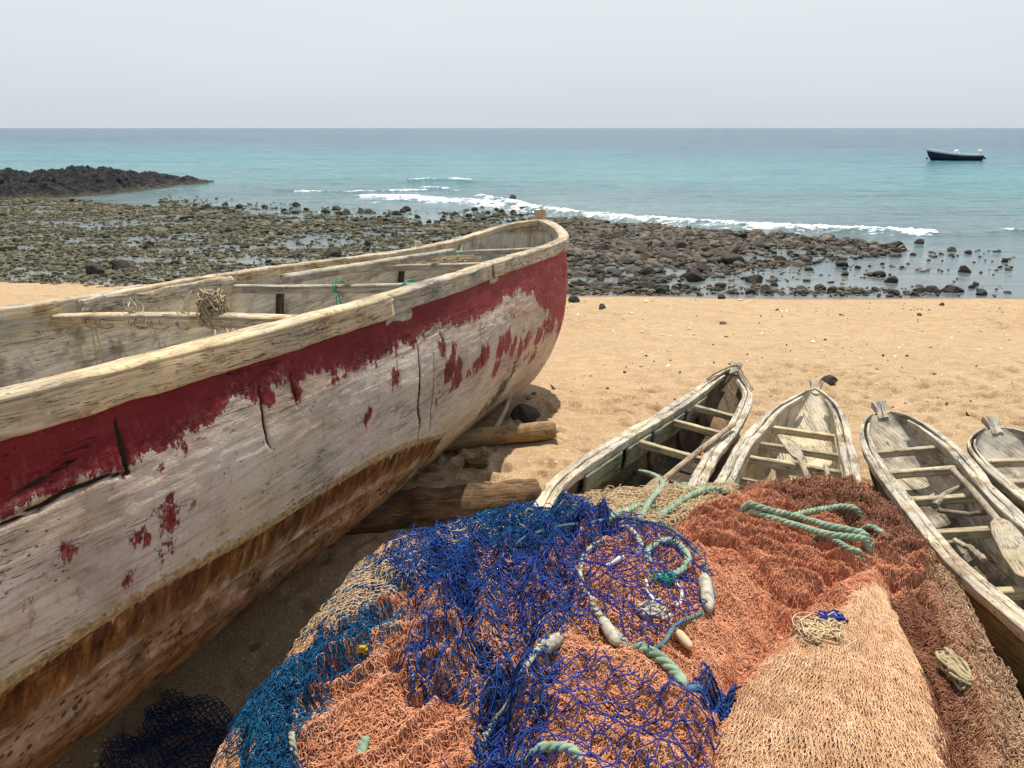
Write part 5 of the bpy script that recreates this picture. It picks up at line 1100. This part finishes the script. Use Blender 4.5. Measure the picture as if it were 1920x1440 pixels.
def net_mat(name, cols, rough=.8, spread=1.):
    m = M(name); w = m.coord('World'); r = m.island(); n = m.noise(w, 11, 4, .6)
    c = m.ramp(m.math('ADD', m.math('MULTIPLY', r, .45), m.math('MULTIPLY', m.rng(n, .3, .7), .55)), [(i / (len(cols) - 1), x) for i, x in enumerate(cols)])
    c = m.mix(m.rng(m.noise(w, 55, 3), .5, .64, 0, .45), c, m.mix(1., c, (.45, .42, .42), 'MULTIPLY')); m.out(c, rough, m.bump(m.noise(w, 420, 3, .7), .002, .8)); m.b.inputs['Specular IOR Level'].default_value = .2
    return m.m
N_BRIGHT = net_mat('bright_orange_net', [(.54, .18, .085), (.76, .32, .17), (.88, .50, .32)])
N_SALMON = net_mat('salmon_net', [(.50, .19, .09), (.76, .34, .18), (.88, .52, .32)])
N_DUSK = net_mat('dusky_net', [(.34, .13, .07), (.52, .24, .13), (.68, .38, .23)])
N_TAN = net_mat('peach_net', [(.62, .33, .16), (.78, .46, .25), (.88, .60, .37)])
N_CONE = net_mat('pale_peach_net', [(.50, .27, .14), (.78, .47, .26), (.90, .64, .41)])
N_BROWN = net_mat('brown_net', [(.17, .065, .035), (.34, .145, .08), (.47, .24, .14)])
N_ROLL = net_mat('russet_net', [(.26, .10, .055), (.46, .21, .12), (.64, .36, .22)])
N_STRAW = net_mat('straw_net', [(.52, .35, .18), (.66, .48, .27), (.74, .58, .36)])
N_KHAKI = net_mat('khaki_net', [(.38, .28, .16), (.48, .37, .22), (.56, .46, .30)])
N_BLUE = net_mat('blue_net', [(.006, .012, .06), (.010, .04, .17), (.014, .08, .32), (.025, .04, .17)])
N_DBLUE = net_mat('violet_blue_net', [(.016, .016, .10), (.025, .035, .20), (.045, .07, .32)])
N_TEAL = net_mat('teal_net', [(.004, .03, .09), (.008, .085, .20), (.02, .18, .32)])

def heap_base():
    X, Y = np.meshgrid(np.linspace(-1.1, 1.8, 560), np.linspace(.4, 3.62, 640)); Z = heap(X, Y)
    P = np.stack([X.ravel(), Y.ravel()], 1); c = np.tile([.36, .16, .09], (len(P), 1))
    jit = P + .02 * np.stack([vn(P[:, 0] * 20, P[:, 1] * 20, None, 1), vn(P[:, 0] * 20, P[:, 1] * 20, None, 2)], 1)
    for k, cc in (('left', (.42, .23, .12)), ('lowleft', (.44, .17, .09)), ('centre', (.44, .20, .12)), ('straw', (.40, .26, .14)), ('roll', (.22, .09, .055)), ('salmon', (.36, .15, .085)), ('right', (.36, .18, .10)), ('rim', (.36, .19, .10)), ('brown', (.14, .06, .035)), ('bright', (.50, .15, .07)), ('tan', (.44, .24, .13)), ('blue', (.07, .05, .09)), ('crown', (.03, .07, .13)), ('strip', (.05, .06, .10)), ('bulge', (.40, .17, .08)), ('skirt', (.012, .02, .09))):
        c[in_poly(jit, NP[k])] = cc
    m = M('net_bulk'); w = m.coord('World'); a = m.attr('tint', 'Color'); v = m.vor(w, 120, 'DISTANCE_TO_EDGE'); n = m.noise(w, 70, 5, .75)
    cc = m.mix(m.rng(v, .0, .12, 0, .7), a, m.mix(1., a, (.38, .36, .36), 'MULTIPLY')); cc = m.mix(m.rng(n, .4, .62, 0, .5), cc, m.mix(1., a, (1.35, 1.35, 1.3), 'MULTIPLY'))
    mt = m.out(cc, .95, m.bump(m.math('ADD', m.rng(v, 0, .1, 1, 0), n), .006, 1.))
    keep = (Z > ground_base(X, Y) - .045).ravel(); F = grid_faces(*X.shape)[:, ::-1]; F = F[keep[F].any(1)]
    u = np.zeros(len(P), bool); u[F.ravel()] = True; ix = np.cumsum(u) - 1
    V = np.stack([X.ravel(), Y.ravel(), Z.ravel() - .004], 1)
    return V[u], ix[F], mt, c[u]
def seeded(poly, n, r):
    lo, hi = poly.min(0), poly.max(0); out = np.zeros((0, 2))
    while len(out) < n:
        q = r.uniform(lo, hi, (n * 2, 2)); out = np.vstack([out, q[in_poly(q + .015 * np.stack([vn(q[:, 0] * 14, q[:, 1] * 14, None, 5), vn(q[:, 0] * 14, q[:, 1] * 14, None, 6)], 1), poly)]])
    return out[:n]
def fuzz(key, n, R, step=.0045, pts=8, curl=1., lift=.012, seed=1, dirs=None, spread=1.2, z0=.002, poly=None):
    """loose curly twine lying on the heap"""
    r = np.random.default_rng(seed); poly = NP[key] if poly is None else poly; p = seeded(poly, n, r)
    if dirs is None: th = r.uniform(0, 2 * PI, n)
    else: th = dirs + r.normal(0, spread, n) * .5 + 1.2 * vn(p[:, 0] * 6, p[:, 1] * 6, None, seed)
    k = r.normal(0, 1, n) * curl; dk = r.normal(0, .35, n) * curl; fq_ = r.uniform(.35, .9, n); ph_ = r.uniform(0, 6.28, n); P = np.zeros((n, pts, 3)); x, y = p[:, 0].copy(), p[:, 1].copy()
    zc = r.uniform(0, lift, n); am = r.uniform(0, lift, n)
    for i in range(pts):
        P[:, i, 0] = x; P[:, i, 1] = y; P[:, i, 2] = hz(x, y) + z0 + zc + am * (.5 * np.sin(i * fq_ * .8 + ph_ * 2) + .5)
        th = th + k * .45 + curl * .75 * np.sin(i * fq_ + ph_); x = x + np.cos(th) * step; y = y + np.sin(th) * step
    return tubes(P, R, 3)
def sheet(key, ang, w, lam, R, layers=1, wob=.05, fw=2.5, zoff=.004, za=.004, seed=1, ds=None, amp=.5, apex=None, poly=None, ragged=.02, sides=3, sag=None, wob2=.0):
    """knotted netting: neighbouring twines wave against each other so that they meet in diamonds"""
    out = []; poly = NP[key] if poly is None else poly
    for L in range(layers):
        sd = seed + L * 13; r = np.random.default_rng(sd); an = math.radians(ang) + (r.normal(0, .10) if L else 0)
        c = poly.mean(0); ca, sa = math.cos(an), math.sin(an); ds_ = ds or lam / 6
        if apex is None:
            q = (poly - c) @ np.array([[ca, sa], [-sa, ca]]).T; lo, hi = q.min(0) - .08, q.max(0) + .08   # q0 along, q1 across
            n = int((hi[1] - lo[1]) / w) + 1; m = int((hi[0] - lo[0]) / ds_) + 2
            b = np.linspace(lo[0], hi[0], m)[None]; i = np.arange(n)[:, None]
            a = lo[1] + i * w + amp * w * np.cos(2 * PI * b / lam + PI * i) + .12 * w * r.normal(size=(n, 1))
            x = c[0] + b * ca - a * sa; y = c[1] + b * sa + a * ca
        else:
            A = np.array(apex); q = poly - A; th = np.unwrap(np.arctan2(q[:, 1], q[:, 0])); rr = np.linalg.norm(q, axis=1); t0, t1 = th.min() - .05, th.max() + .05
            n = int((t1 - t0) / w); m = int((rr.max() + .05) / ds_); b = np.linspace(.02, rr.max() + .05, m)[None]; i = np.arange(n)[:, None]
            T_ = t0 + i * w + amp * w * np.cos(2 * PI * b / lam + PI * i); x = A[0] + b * np.cos(T_); y = A[1] + b * np.sin(T_)
        wx = wob * fbm(x * fw, y * fw, None, sd, 3); wy = wob * fbm(x * fw, y * fw, None, sd + 7, 3)
        if wob2: wx = wx + wob2 * fbm(x * 15, y * 15, None, sd + 21, 2); wy = wy + wob2 * fbm(x * 15, y * 15, None, sd + 27, 2)
        x = x + wx + .0012 * r.normal(size=x.shape); y = y + wy + .0012 * r.normal(size=x.shape)
        pq = np.stack([x.ravel(), y.ravel()], 1); rg = ragged * np.stack([vn(pq[:, 0] * 17, pq[:, 1] * 17, None, sd), vn(pq[:, 0] * 17, pq[:, 1] * 17, None, sd + 1)], 1)
        mk_ = in_poly(pq + rg, poly).reshape(x.shape) & (hz(x, y) > .04)
        z = hz(x, y) + zoff + L * .003 + za * (vn(x * 55, y * 55, None, sd) + .6 * vn(x * 12, y * 12, None, sd + 3))
        if sag is not None: z = np.maximum(z, hz(x, y) + .003) + sag * (fbm(x * 6, y * 6, None, sd, 2) * .5 + .5)
        out.append(tubes(np.stack([x, y, z], -1), R, sides, mk_))
    return merge(out)[:2]
def side(u0, u1, w, lam, R, layers, seed, lmax=.75, zoff=.006, wob=.02):
    """netting hung down the flank: twines run along the outline, stacked by arc length of the flank"""
    out = []; d_ = np.linspace(0, .5, 300); t = np.clip(d_ / .42, 0, 1); h = .55 * (1 - (1 - t)**2.3)**.62; al = np.concatenate([[0], np.cumsum(np.hypot(np.diff(d_), np.diff(h)))])
    K_ = len(OUTS); U_ = np.concatenate([[0], np.cumsum(np.linalg.norm(np.diff(OUTC, axis=0), axis=1))]); tg = norm(np.gradient(OUTC, axis=0)); nr = np.stack([tg[:, 1], -tg[:, 0]], 1)
    a0, a1 = u0 / len(OUTL) * U_[-1], u1 / len(OUTL) * U_[-1]
    for L in range(layers):
        n = int(lmax / w); m = int((a1 - a0) / (lam / 6)); i = np.arange(n)[:, None]; b = np.linspace(a0, a1, m)[None]
        l = i * w + .5 * w * np.cos(2 * PI * b / lam + PI * i) + wob * fbm(b * 4 + L * 9, i * w * 6 + b * 0, None, seed + L, 3); l = np.clip(l, .0, al[-1]); d = np.interp(l, al, d_)
        bb = b + wob * fbm(b * 5, i * w * 5 + b * 0, None, seed + L + 40, 3)
        x = np.interp(bb, U_, OUTC[:, 0]) + np.interp(bb, U_, nr[:, 0]) * (d + .012); y = np.interp(bb, U_, OUTC[:, 1]) + np.interp(bb, U_, nr[:, 1]) * (d + .012)
        z = hz(x, y) + zoff * (.5 + .5 * vn(x * 50, y * 50, None, seed + L)); rg = lmax * (.75 + .3 * vn(b * 8 + i * 0., b * 0 + i * 0., None, seed)); out.append(tubes(np.stack([x, y, z], -1) , R, 3, (i * w + 0 * b < rg)))
    return merge(out)[:2]
def put(name, parts, mat, label, key, cat='fishing net', parent=None):
    v, f, _ = merge(parts); c = v.mean(0); c[2] = v[:, 2].min()
    o = mesh(name, v, f, mat, parent, loc=None if parent is not None else c)
    return o if parent is not None else props(o, label, cat)
def A2(p, q):  # plan angle of the direction seen between two pixels
    a, b = hp(*p), hp(*q); return math.degrees(math.atan2(b[1] - a[1], b[0] - a[0]))
def build_nets():
    V, F, mt, tint = heap_base(); S = 1.
    T = thing('fishing_net', 'dusty salmon fishing net, the big bulk of the heap under the other nets', 'fishing net', (.35, 2., .1))
    mesh('bulk', V, F, mt, T, attrs={'tint': tint})
    put('twine', [sheet('salmon', A2((1330, 1060), (1400, 1280)), .0062, .030, .0011, 3, .05, seed=3), fuzz('salmon', 4500, .0012, seed=4, lift=.008, pts=13, curl=.7, dirs=math.radians(A2((1330, 1060), (1400, 1280)))),
                  sheet('centre', 60, .010, .022, .0013, 2, .06, seed=5), sheet('lowleft', 60, .014, .030, .0016, 1, .07, seed=16, zoff=.016, za=.008, wob2=.012), sheet('centre', 20, .014, .030, .0016, 1, .07, seed=17, zoff=.014, za=.008, wob2=.012), sheet('bulge', 60, .013, .028, .0015, 1, .06, seed=18, zoff=.012, wob2=.01), fuzz('centre', 5000, .0013, seed=6, lift=.012, pts=14),
                  fuzz('lowleft', 6500, .0013, seed=8, lift=.012, pts=14), sheet('lowleft', A2((560, 1420), (880, 1220)), .009, .030, .0012, 3, .07, seed=9),
                  sheet('bulge', 35, .008, .020, .0012, 2, .06, seed=11), fuzz('bulge', 4500, .0013, seed=12, lift=.010, pts=14)], N_SALMON, '', 0, parent=T)
    put('fishing_net', [fuzz('bright', 20000, .0011, seed=21, lift=.016, curl=1., pts=15, dirs=math.radians(A2((1300, 1000), (1640, 1080))), spread=2.), sheet('bright', A2((1300, 1000), (1640, 1080)), .010, .022, .0012, 2, .06, seed=22, zoff=.006)], N_BRIGHT, 'bright orange net bunched in a fluffy band across the top right of the heap', 0)
    ap = hp(1625, 1082)[:2]
    put('fishing_net', [sheet('tan', 0, .0046, .052, .0011, 3, .022, wob2=.005, amp=.42, seed=31, apex=ap + [.0, .08], ds=.0045, zoff=.006), sheet('tan', 0, .0085, .060, .0013, 1, .02, seed=37, apex=ap + [.05, .05], ds=.005, zoff=.010), fuzz('tan', 3500, .0011, seed=38, dirs=-PI / 2, spread=.8, curl=.5, lift=.006)], N_CONE, 'pale peach net fanning out in a smooth cone at the bottom right of the heap', 0)
    put('fishing_net', [sheet('brown', A2((1680, 1090), (1820, 1440)), .0055, .030, .0011, 3, .03, seed=41), fuzz('brown', 6000, .0011, seed=42, dirs=math.radians(A2((1680, 1090), (1820, 1440))), spread=.6, curl=.4)], N_BROWN, 'dark brown net lying in a narrow strip right of the peach cone', 0)
    put('fishing_net', [side(9.4, 11.3, .009, .022, .0016, 4, 321, .5), sheet('roll', A2((1400, 940), (1600, 910)), .010, .024, .0013, 3, .08, seed=51, za=.006), fuzz('roll', 11000, .0011, seed=52, lift=.020, pts=15)], N_ROLL, 'russet brown net rolled up along the top right edge of the heap', 0)
    put('fishing_net', [sheet('right', A2((1730, 1080), (1870, 1400)), .0075, .024, .0012, 3, .05, seed=61), fuzz('right', 9000, .0012, seed=62, lift=.012)], net_mat('dull_orange_net', [(.42, .19, .10), (.54, .29, .16), (.66, .40, .24)]), 'dull orange net draped down the right flank beyond the dark brown strip', 0)
    put('fishing_net', [side(11.2, 15.9, .010, .020, .0019, 3, 331, .5), sheet('rim', A2((1760, 1060), (1900, 1400)), .010, .020, .0018, 2, .03, seed=71), fuzz('rim', 3500, .0016, seed=72, lift=.02)], net_mat('faded_net', [(.42, .24, .13), (.58, .36, .21), (.68, .48, .31)]), 'faded orange brown netting edging the right side of the heap beside the grey canoe', 0)
    put('fishing_net', [side(5.6, 9.6, .011, .026, .0018, 3, 311, .45), sheet('straw', A2((860, 980), (1180, 925)), .013, .034, .0018, 2, .09, seed=81, za=.008), fuzz('straw', 5200, .0016, seed=82, lift=.02, step=.008, curl=.35, dirs=.1, spread=1.2)], N_STRAW, 'straw coloured coarse net along the far edge of the heap', 0)
    put('fishing_net', [side(.6, 5.6, .010, .020, .0016, 3, 301, .62), sheet('left', A2((420, 1400), (760, 1010)), .012, .024, .0014, 2, .04, seed=91), fuzz('left', 8000, .0013, seed=92, lift=.01)], N_TAN, 'peach net wrapped over the left edge of the heap facing the big boat', 0)
    put('fishing_net', [sheet('leftmesh', A2((560, 1200), (780, 1070)), .017, .030, .0016, 1, .03, seed=95, zoff=.02)], N_STRAW, 'open straw coloured mesh over blue scraps at the left shoulder of the heap', 0)
    put('net_scrap', [fuzz('leftmesh', 900, .0026, seed=97, lift=.012, step=.009)], N_TEAL, 'blue net scraps showing through the open mesh at the left shoulder', 0, cat='net')
    ad = A2((480, 1430), (720, 1170))
    put('fishing_net', [sheet('strip', ad, .013, .034, .0016, 3, .06, seed=103, zoff=.010, za=.010, wob2=.02), sheet('strip', ad + 70, .017, .036, .0016, 2, .08, seed=107, zoff=.022, za=.012, wob2=.03), fuzz('strip', 700, .0016, seed=101, lift=.025, step=.008, curl=.6, pts=12)], N_TEAL, 'teal blue net in a long strip down the left side of the heap', 0)
    put('fishing_net', [sheet('blue', 20, .021, .040, .0019, 1, .10, 3.2, seed=111, zoff=.012, za=.014, wob2=.025), sheet('blue', 80, .023, .044, .0018, 1, .14, 3., seed=119, zoff=.022, za=.016, wob2=.03), sheet('blue', -40, .026, .046, .0021, 1, .16, 2.6, seed=127, zoff=.034, za=.018, wob2=.03), fuzz('blue', 450, .0017, seed=114, lift=.03, step=.010, curl=.6, pts=12)], N_BLUE, 'thick royal blue net tangled down the middle of the heap', 0)
    put('fishing_net', [sheet('crown', 10, .016, .034, .0017, 2, .09, seed=121, zoff=.020, za=.014, wob2=.03), sheet('crown', 70, .022, .042, .0018, 1, .09, seed=125, zoff=.036, za=.014, wob2=.03), fuzz('crown', 260, .0017, seed=122, lift=.035, step=.010, curl=.6, pts=12)], N_TEAL, 'turquoise blue clump of net at the top of the royal blue one', 0)
    put('fishing_net', [sheet('loop', -35, .028, .050, .0021, 1, .05, seed=131, zoff=.035, za=.008, sag=.02), sheet('loop', 40, .036, .066, .0017, 1, .06, seed=133, zoff=.022, za=.010, sag=.015)], N_DBLUE, 'open violet blue mesh spread over coiled rope in the centre of the heap', 0)
    put('fishing_net', [sheet('lowmesh', -18, .028, .060, .0023, 1, .04, seed=141, zoff=.026, za=.005), sheet('lowmesh', 12, .040, .08, .0021, 1, .06, seed=143, zoff=.030, za=.006)], N_DBLUE, 'open violet blue diamond mesh drawn over the orange bulge at the bottom', 0)
    put('fishing_net', [sheet('skirt', 0, .012, .034, .0024, 3, .05, seed=151, zoff=.012, za=.012, wob2=.02)], N_BLUE, 'dark blue net end squeezed between the orange bulge and the peach cone', 0)
    # ropes
    G_ = net_mat('green_rope_fibre', [(.17, .25, .16), (.28, .38, .25), (.44, .50, .36)]); Wt = net_mat('weathered_rope_fibre', [(.30, .29, .20), (.44, .43, .31), (.58, .55, .43)]); Bt = net_mat('blue_green_rope', [(.03, .07, .14), (.08, .16, .20), (.20, .27, .24)])
    def rp(pts, R, mat, label, dz=None, name='rope'):
        P_ = [hp(a, b, 0) for a, b in pts]; P_ = smooth_path(P_, max(20, len(pts) * 10)); lift = R * 1.05 if dz is None else dz
        P_[:, 2] = np.maximum(P_[:, 2], hz(P_[:, 0], P_[:, 1])) + lift; k = np.ones(13) / 13; z = np.convolve(np.pad(P_[:, 2], 6, 'edge'), k, 'valid'); P_[:, 2] = np.maximum(z, hz(P_[:, 0], P_[:, 1]) + R * .7)
        L_ = np.concatenate([[0], np.cumsum(np.linalg.norm(np.diff(P_, axis=0), axis=1))]); e_ = np.minimum(L_, L_[-1] - L_); P_[:, 2] -= (lift + R * 1.6) * np.clip(1 - e_ / .045, 0, 1)**1.5
        R = R * .88
        v, f = rope(P_, R); return props(mesh(name, v, f, mat, None, loc=P_[0]), label, 'rope')
    rp([(1132, 985), (1170, 968), (1215, 960), (1245, 962)], .016, G_, 'green rope end lying left under the crossing ropes at the top of the heap')
    rp([(1195, 990), (1218, 955), (1238, 925), (1250, 912), (1290, 918), (1335, 926), (1380, 930)], .015, G_, 'green rope bent sharply at its top, rising from the blue net at the far edge', .03)
    rp([(1225, 908), (1265, 913), (1310, 922), (1350, 928)], .013, G_, 'green rope doubled behind the bent one at the far edge of the heap', .02)
    rp([(1232, 982), (1265, 962), (1305, 940), (1352, 926)], .016, G_, 'green rope crossing diagonally right of the bent green rope', .026)
    rp([(1382, 960), (1430, 975), (1490, 995), (1560, 1012), (1640, 1026)], .014, G_, 'long green rope stretched over the bright orange net, upper of two side by side', .042)
    rp([(1386, 972), (1430, 987), (1490, 1008), (1560, 1025), (1636, 1036)], .014, G_, 'long green rope stretched over the bright orange net, lower of two side by side', .040)
    rp([(1520, 1018), (1560, 1030), (1592, 1046), (1612, 1058), (1628, 1070)], .011, G_, 'thinner green rope splitting off below the long pair', .032)
    rp([(1476, 985), (1520, 972), (1570, 966), (1622, 972)], .013, G_, 'green rope half buried in the russet net above the long pair', .026)
    rp([(1608, 1000), (1635, 1002), (1662, 1020)], .013, G_, 'short green rope stub at the right end of the long pair', .02)
    rp([(1150, 1020), (1110, 1040), (1088, 1075), (1098, 1125), (1125, 1170), (1150, 1205), (1185, 1228)], .012, Wt, 'whitish weathered rope curving down under the open blue mesh', .02)
    rp([(1172, 1222), (1210, 1235), (1245, 1258), (1268, 1285), (1276, 1312)], .017, G_, 'thick pale green rope curling over the orange bulge', .025)
    rp([(1276, 1308), (1300, 1302), (1325, 1298)], .010, Bt, 'short teal rope end beside the thick curl of pale green rope', .016)
    rp([(1215, 1070), (1222, 1040), (1250, 1028), (1278, 1042), (1286, 1070), (1268, 1094), (1236, 1094), (1216, 1074)], .014, G_, 'green rope coiled in a ring under the open blue mesh', .022)
    rp([(1160, 1000), (1190, 1012), (1200, 1030), (1185, 1055)], .011, Wt, 'pale green rope bit showing through the mesh left of the rope ring', .02)
    rp([(1052, 1190), (1020, 1215), (985, 1260), (960, 1320), (925, 1370), (895, 1410)], .009, Wt, 'whitish rope running down through the royal blue net', .012)
    rp([(692, 1378), (684, 1405), (676, 1450)], .014, G_, 'short green rope standing out of the orange net at the bottom left', .024)
    rp([(546, 1372), (550, 1405), (556, 1450)], .010, Wt, 'thin pale rope beside the teal strip at the bottom left', .022)
    rp([(980, 1432), (1020, 1416), (1060, 1418), (1105, 1445)], .013, G_, 'green rope arching at the bottom edge below the diamond mesh', .02)
    hr = rp([(960, 1030), (1020, 1006), (1100, 990), (1180, 984), (1240, 998), (1290, 1035), (1322, 1080), (1334, 1120), (1318, 1155), (1275, 1185), (1235, 1222), (1212, 1240)], .0070, Bt, 'blue green head rope edging the open violet blue mesh', .02)
    # white cord loops
    q = [hp(a, b, .02) for a, b in ((1212, 1088), (1214, 1108), (1226, 1124), (1236, 1130))]; v = tube1(q, .005, 7, 20); wm = M('white_cord'); wm.out((.75, .74, .70), .7)
    props(mesh('cord', v[0], v[1], wm.m, None, loc=q[0]), 'white cord curling below the left of the rope ring', 'cord')
    q = [hp(a, b, .02) for a, b in ((1268, 1096), (1278, 1110), (1276, 1128), (1270, 1136))]; v = tube1(q, .005, 7, 20); props(mesh('cord', v[0], v[1], wm.m, None, loc=q[0]), 'white cord curling below the right of the rope ring', 'cord')
    tangle('net_scrap', hp(1240, 1084, .02), .035, 40, .0022, GREENC, 'bright green net scrap inside the rope ring', 'net', 51, (1.3, .8, .5))
    # floats: long weathered lozenges
    fl = M('weathered_float'); w = fl.coord('World'); fl.out(fl.ramp(fl.noise(w, 40, 5, .7), [(.35, (.20, .17, .11)), (.5, (.40, .36, .27)), (.65, (.52, .48, .38))]), .75)
    def fl_(a, b, w_, label, mat=fl.m, name='net_float', n=26):
        p, q = hp(*a, .03), hp(*b, .03); t = np.linspace(0, 1, n); R = w_ * np.clip(4 * t * (1 - t), .04, 1)**.32 * (1 + .08 * vn(t * 5, t * 0, None, int(a[0])))
        P_ = p + (q - p) * t[:, None]; v = tube1(P_, np.maximum(R, .002), 14); props(mesh(name, v[0], v[1], mat, None, loc=p), label, 'float')
    fl_((1320, 1078), (1330, 1146), .020, 'long grey float strung on the head rope at the right of the open blue mesh')
    fl_((1136, 1062), (1170, 1042), .009, 'thin white float under the mesh left of the rope ring', wm.m)
    fl_((1128, 1160), (1158, 1208), .016, 'long cream float on the whitish rope in the middle of the heap')
    fl_((1020, 1222), (1052, 1192), .017, 'cream pointed float lying at the top of the orange bulge')
    tn = M('beige_cloth'); tn.out((.56, .44, .27), .9)
    rag = lambda a, b, w_, lb: fl_(a, b, w_, lb, tn.m, 'rag')
    rag((1268, 1184), (1296, 1216), .013, 'beige scrap poking out right of the open mesh corner')
    tangle('twine_knot', hp(1222, 1150, .02), .04, 30, .005, PALE, 'knot of cream twine under the lower part of the open blue mesh', 'twine', 61, (1.2, 1, .6))
    tangle('twine_knot', hp(1790, 1255, .015), .045, 40, .0045, net_mat('cream_twine', [(.34, .26, .14), (.50, .40, .24)]), 'knot of cream twine on the right flank of the heap', 'twine', 62, (.6, 1.7, .5))
    tangle('net_scrap', hp(1556, 1158, .012), .028, 30, .003, N_DBLUE, 'violet blue scrap at the tip of the peach cone', 'net', 63, (1.4, .8, .5))
    tangle('twine_knot', hp(1540, 1185, .01), .05, 60, .002, N_STRAW, 'loose loops of straw twine over the hollow at the top of the peach cone', 'twine', 66, (1.3, 1.2, .5))
    tangle('net_scrap', hp(678, 1218, .01), .018, 22, .003, net_mat('yellow_twine', [(.60, .36, .04), (.72, .48, .08)]), 'small yellow scrap beside the teal strip', 'net', 64)
    tangle('fibre', hp(1885, 1240, .0), .05, 40, .0018, N_KHAKI, 'frayed khaki ends sticking out of the right edge of the heap', 'fibre', 65, (1, 1.4, .7))
    # loose ends along the far left edge
    for i, (px, py, dx, dy) in enumerate([(742, 1012, -10, -18), (790, 975, -8, -14), (842, 968, -16, -12), (905, 960, 16, -12), (955, 952, 22, -4)]):
        p = hp(px, py, .0); q = p + np.array([dx * .0022, .01, -dy * .0020]); v = tube1([p - [0, 0, .01], (p + q) / 2 + [0, 0, .008], q], .0035, 6, 12); props(mesh('twine_end', v[0], v[1], N_STRAW, None, loc=p), 'frayed twine end sticking up at the far left edge of the heap', 'twine', 'twine ends on the heap')
    # dark net on the sand in the shade of the boat
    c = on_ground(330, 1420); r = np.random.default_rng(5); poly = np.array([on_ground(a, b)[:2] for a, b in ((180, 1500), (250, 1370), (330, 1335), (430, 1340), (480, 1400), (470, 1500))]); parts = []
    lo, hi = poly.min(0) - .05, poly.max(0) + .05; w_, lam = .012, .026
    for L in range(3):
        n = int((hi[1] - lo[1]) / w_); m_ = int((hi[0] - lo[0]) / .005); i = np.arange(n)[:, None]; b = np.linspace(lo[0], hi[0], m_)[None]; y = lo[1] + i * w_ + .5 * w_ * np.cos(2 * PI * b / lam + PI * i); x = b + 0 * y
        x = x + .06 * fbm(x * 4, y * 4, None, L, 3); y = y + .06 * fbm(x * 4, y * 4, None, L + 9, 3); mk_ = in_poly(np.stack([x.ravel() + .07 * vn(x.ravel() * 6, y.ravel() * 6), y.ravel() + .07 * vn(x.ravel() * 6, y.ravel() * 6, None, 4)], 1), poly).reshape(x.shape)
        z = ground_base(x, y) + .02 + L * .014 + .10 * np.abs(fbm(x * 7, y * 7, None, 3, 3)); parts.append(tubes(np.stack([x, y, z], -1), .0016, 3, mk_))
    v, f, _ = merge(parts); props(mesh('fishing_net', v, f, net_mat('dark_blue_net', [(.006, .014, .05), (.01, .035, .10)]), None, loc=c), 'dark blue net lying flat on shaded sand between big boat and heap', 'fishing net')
build_nets()
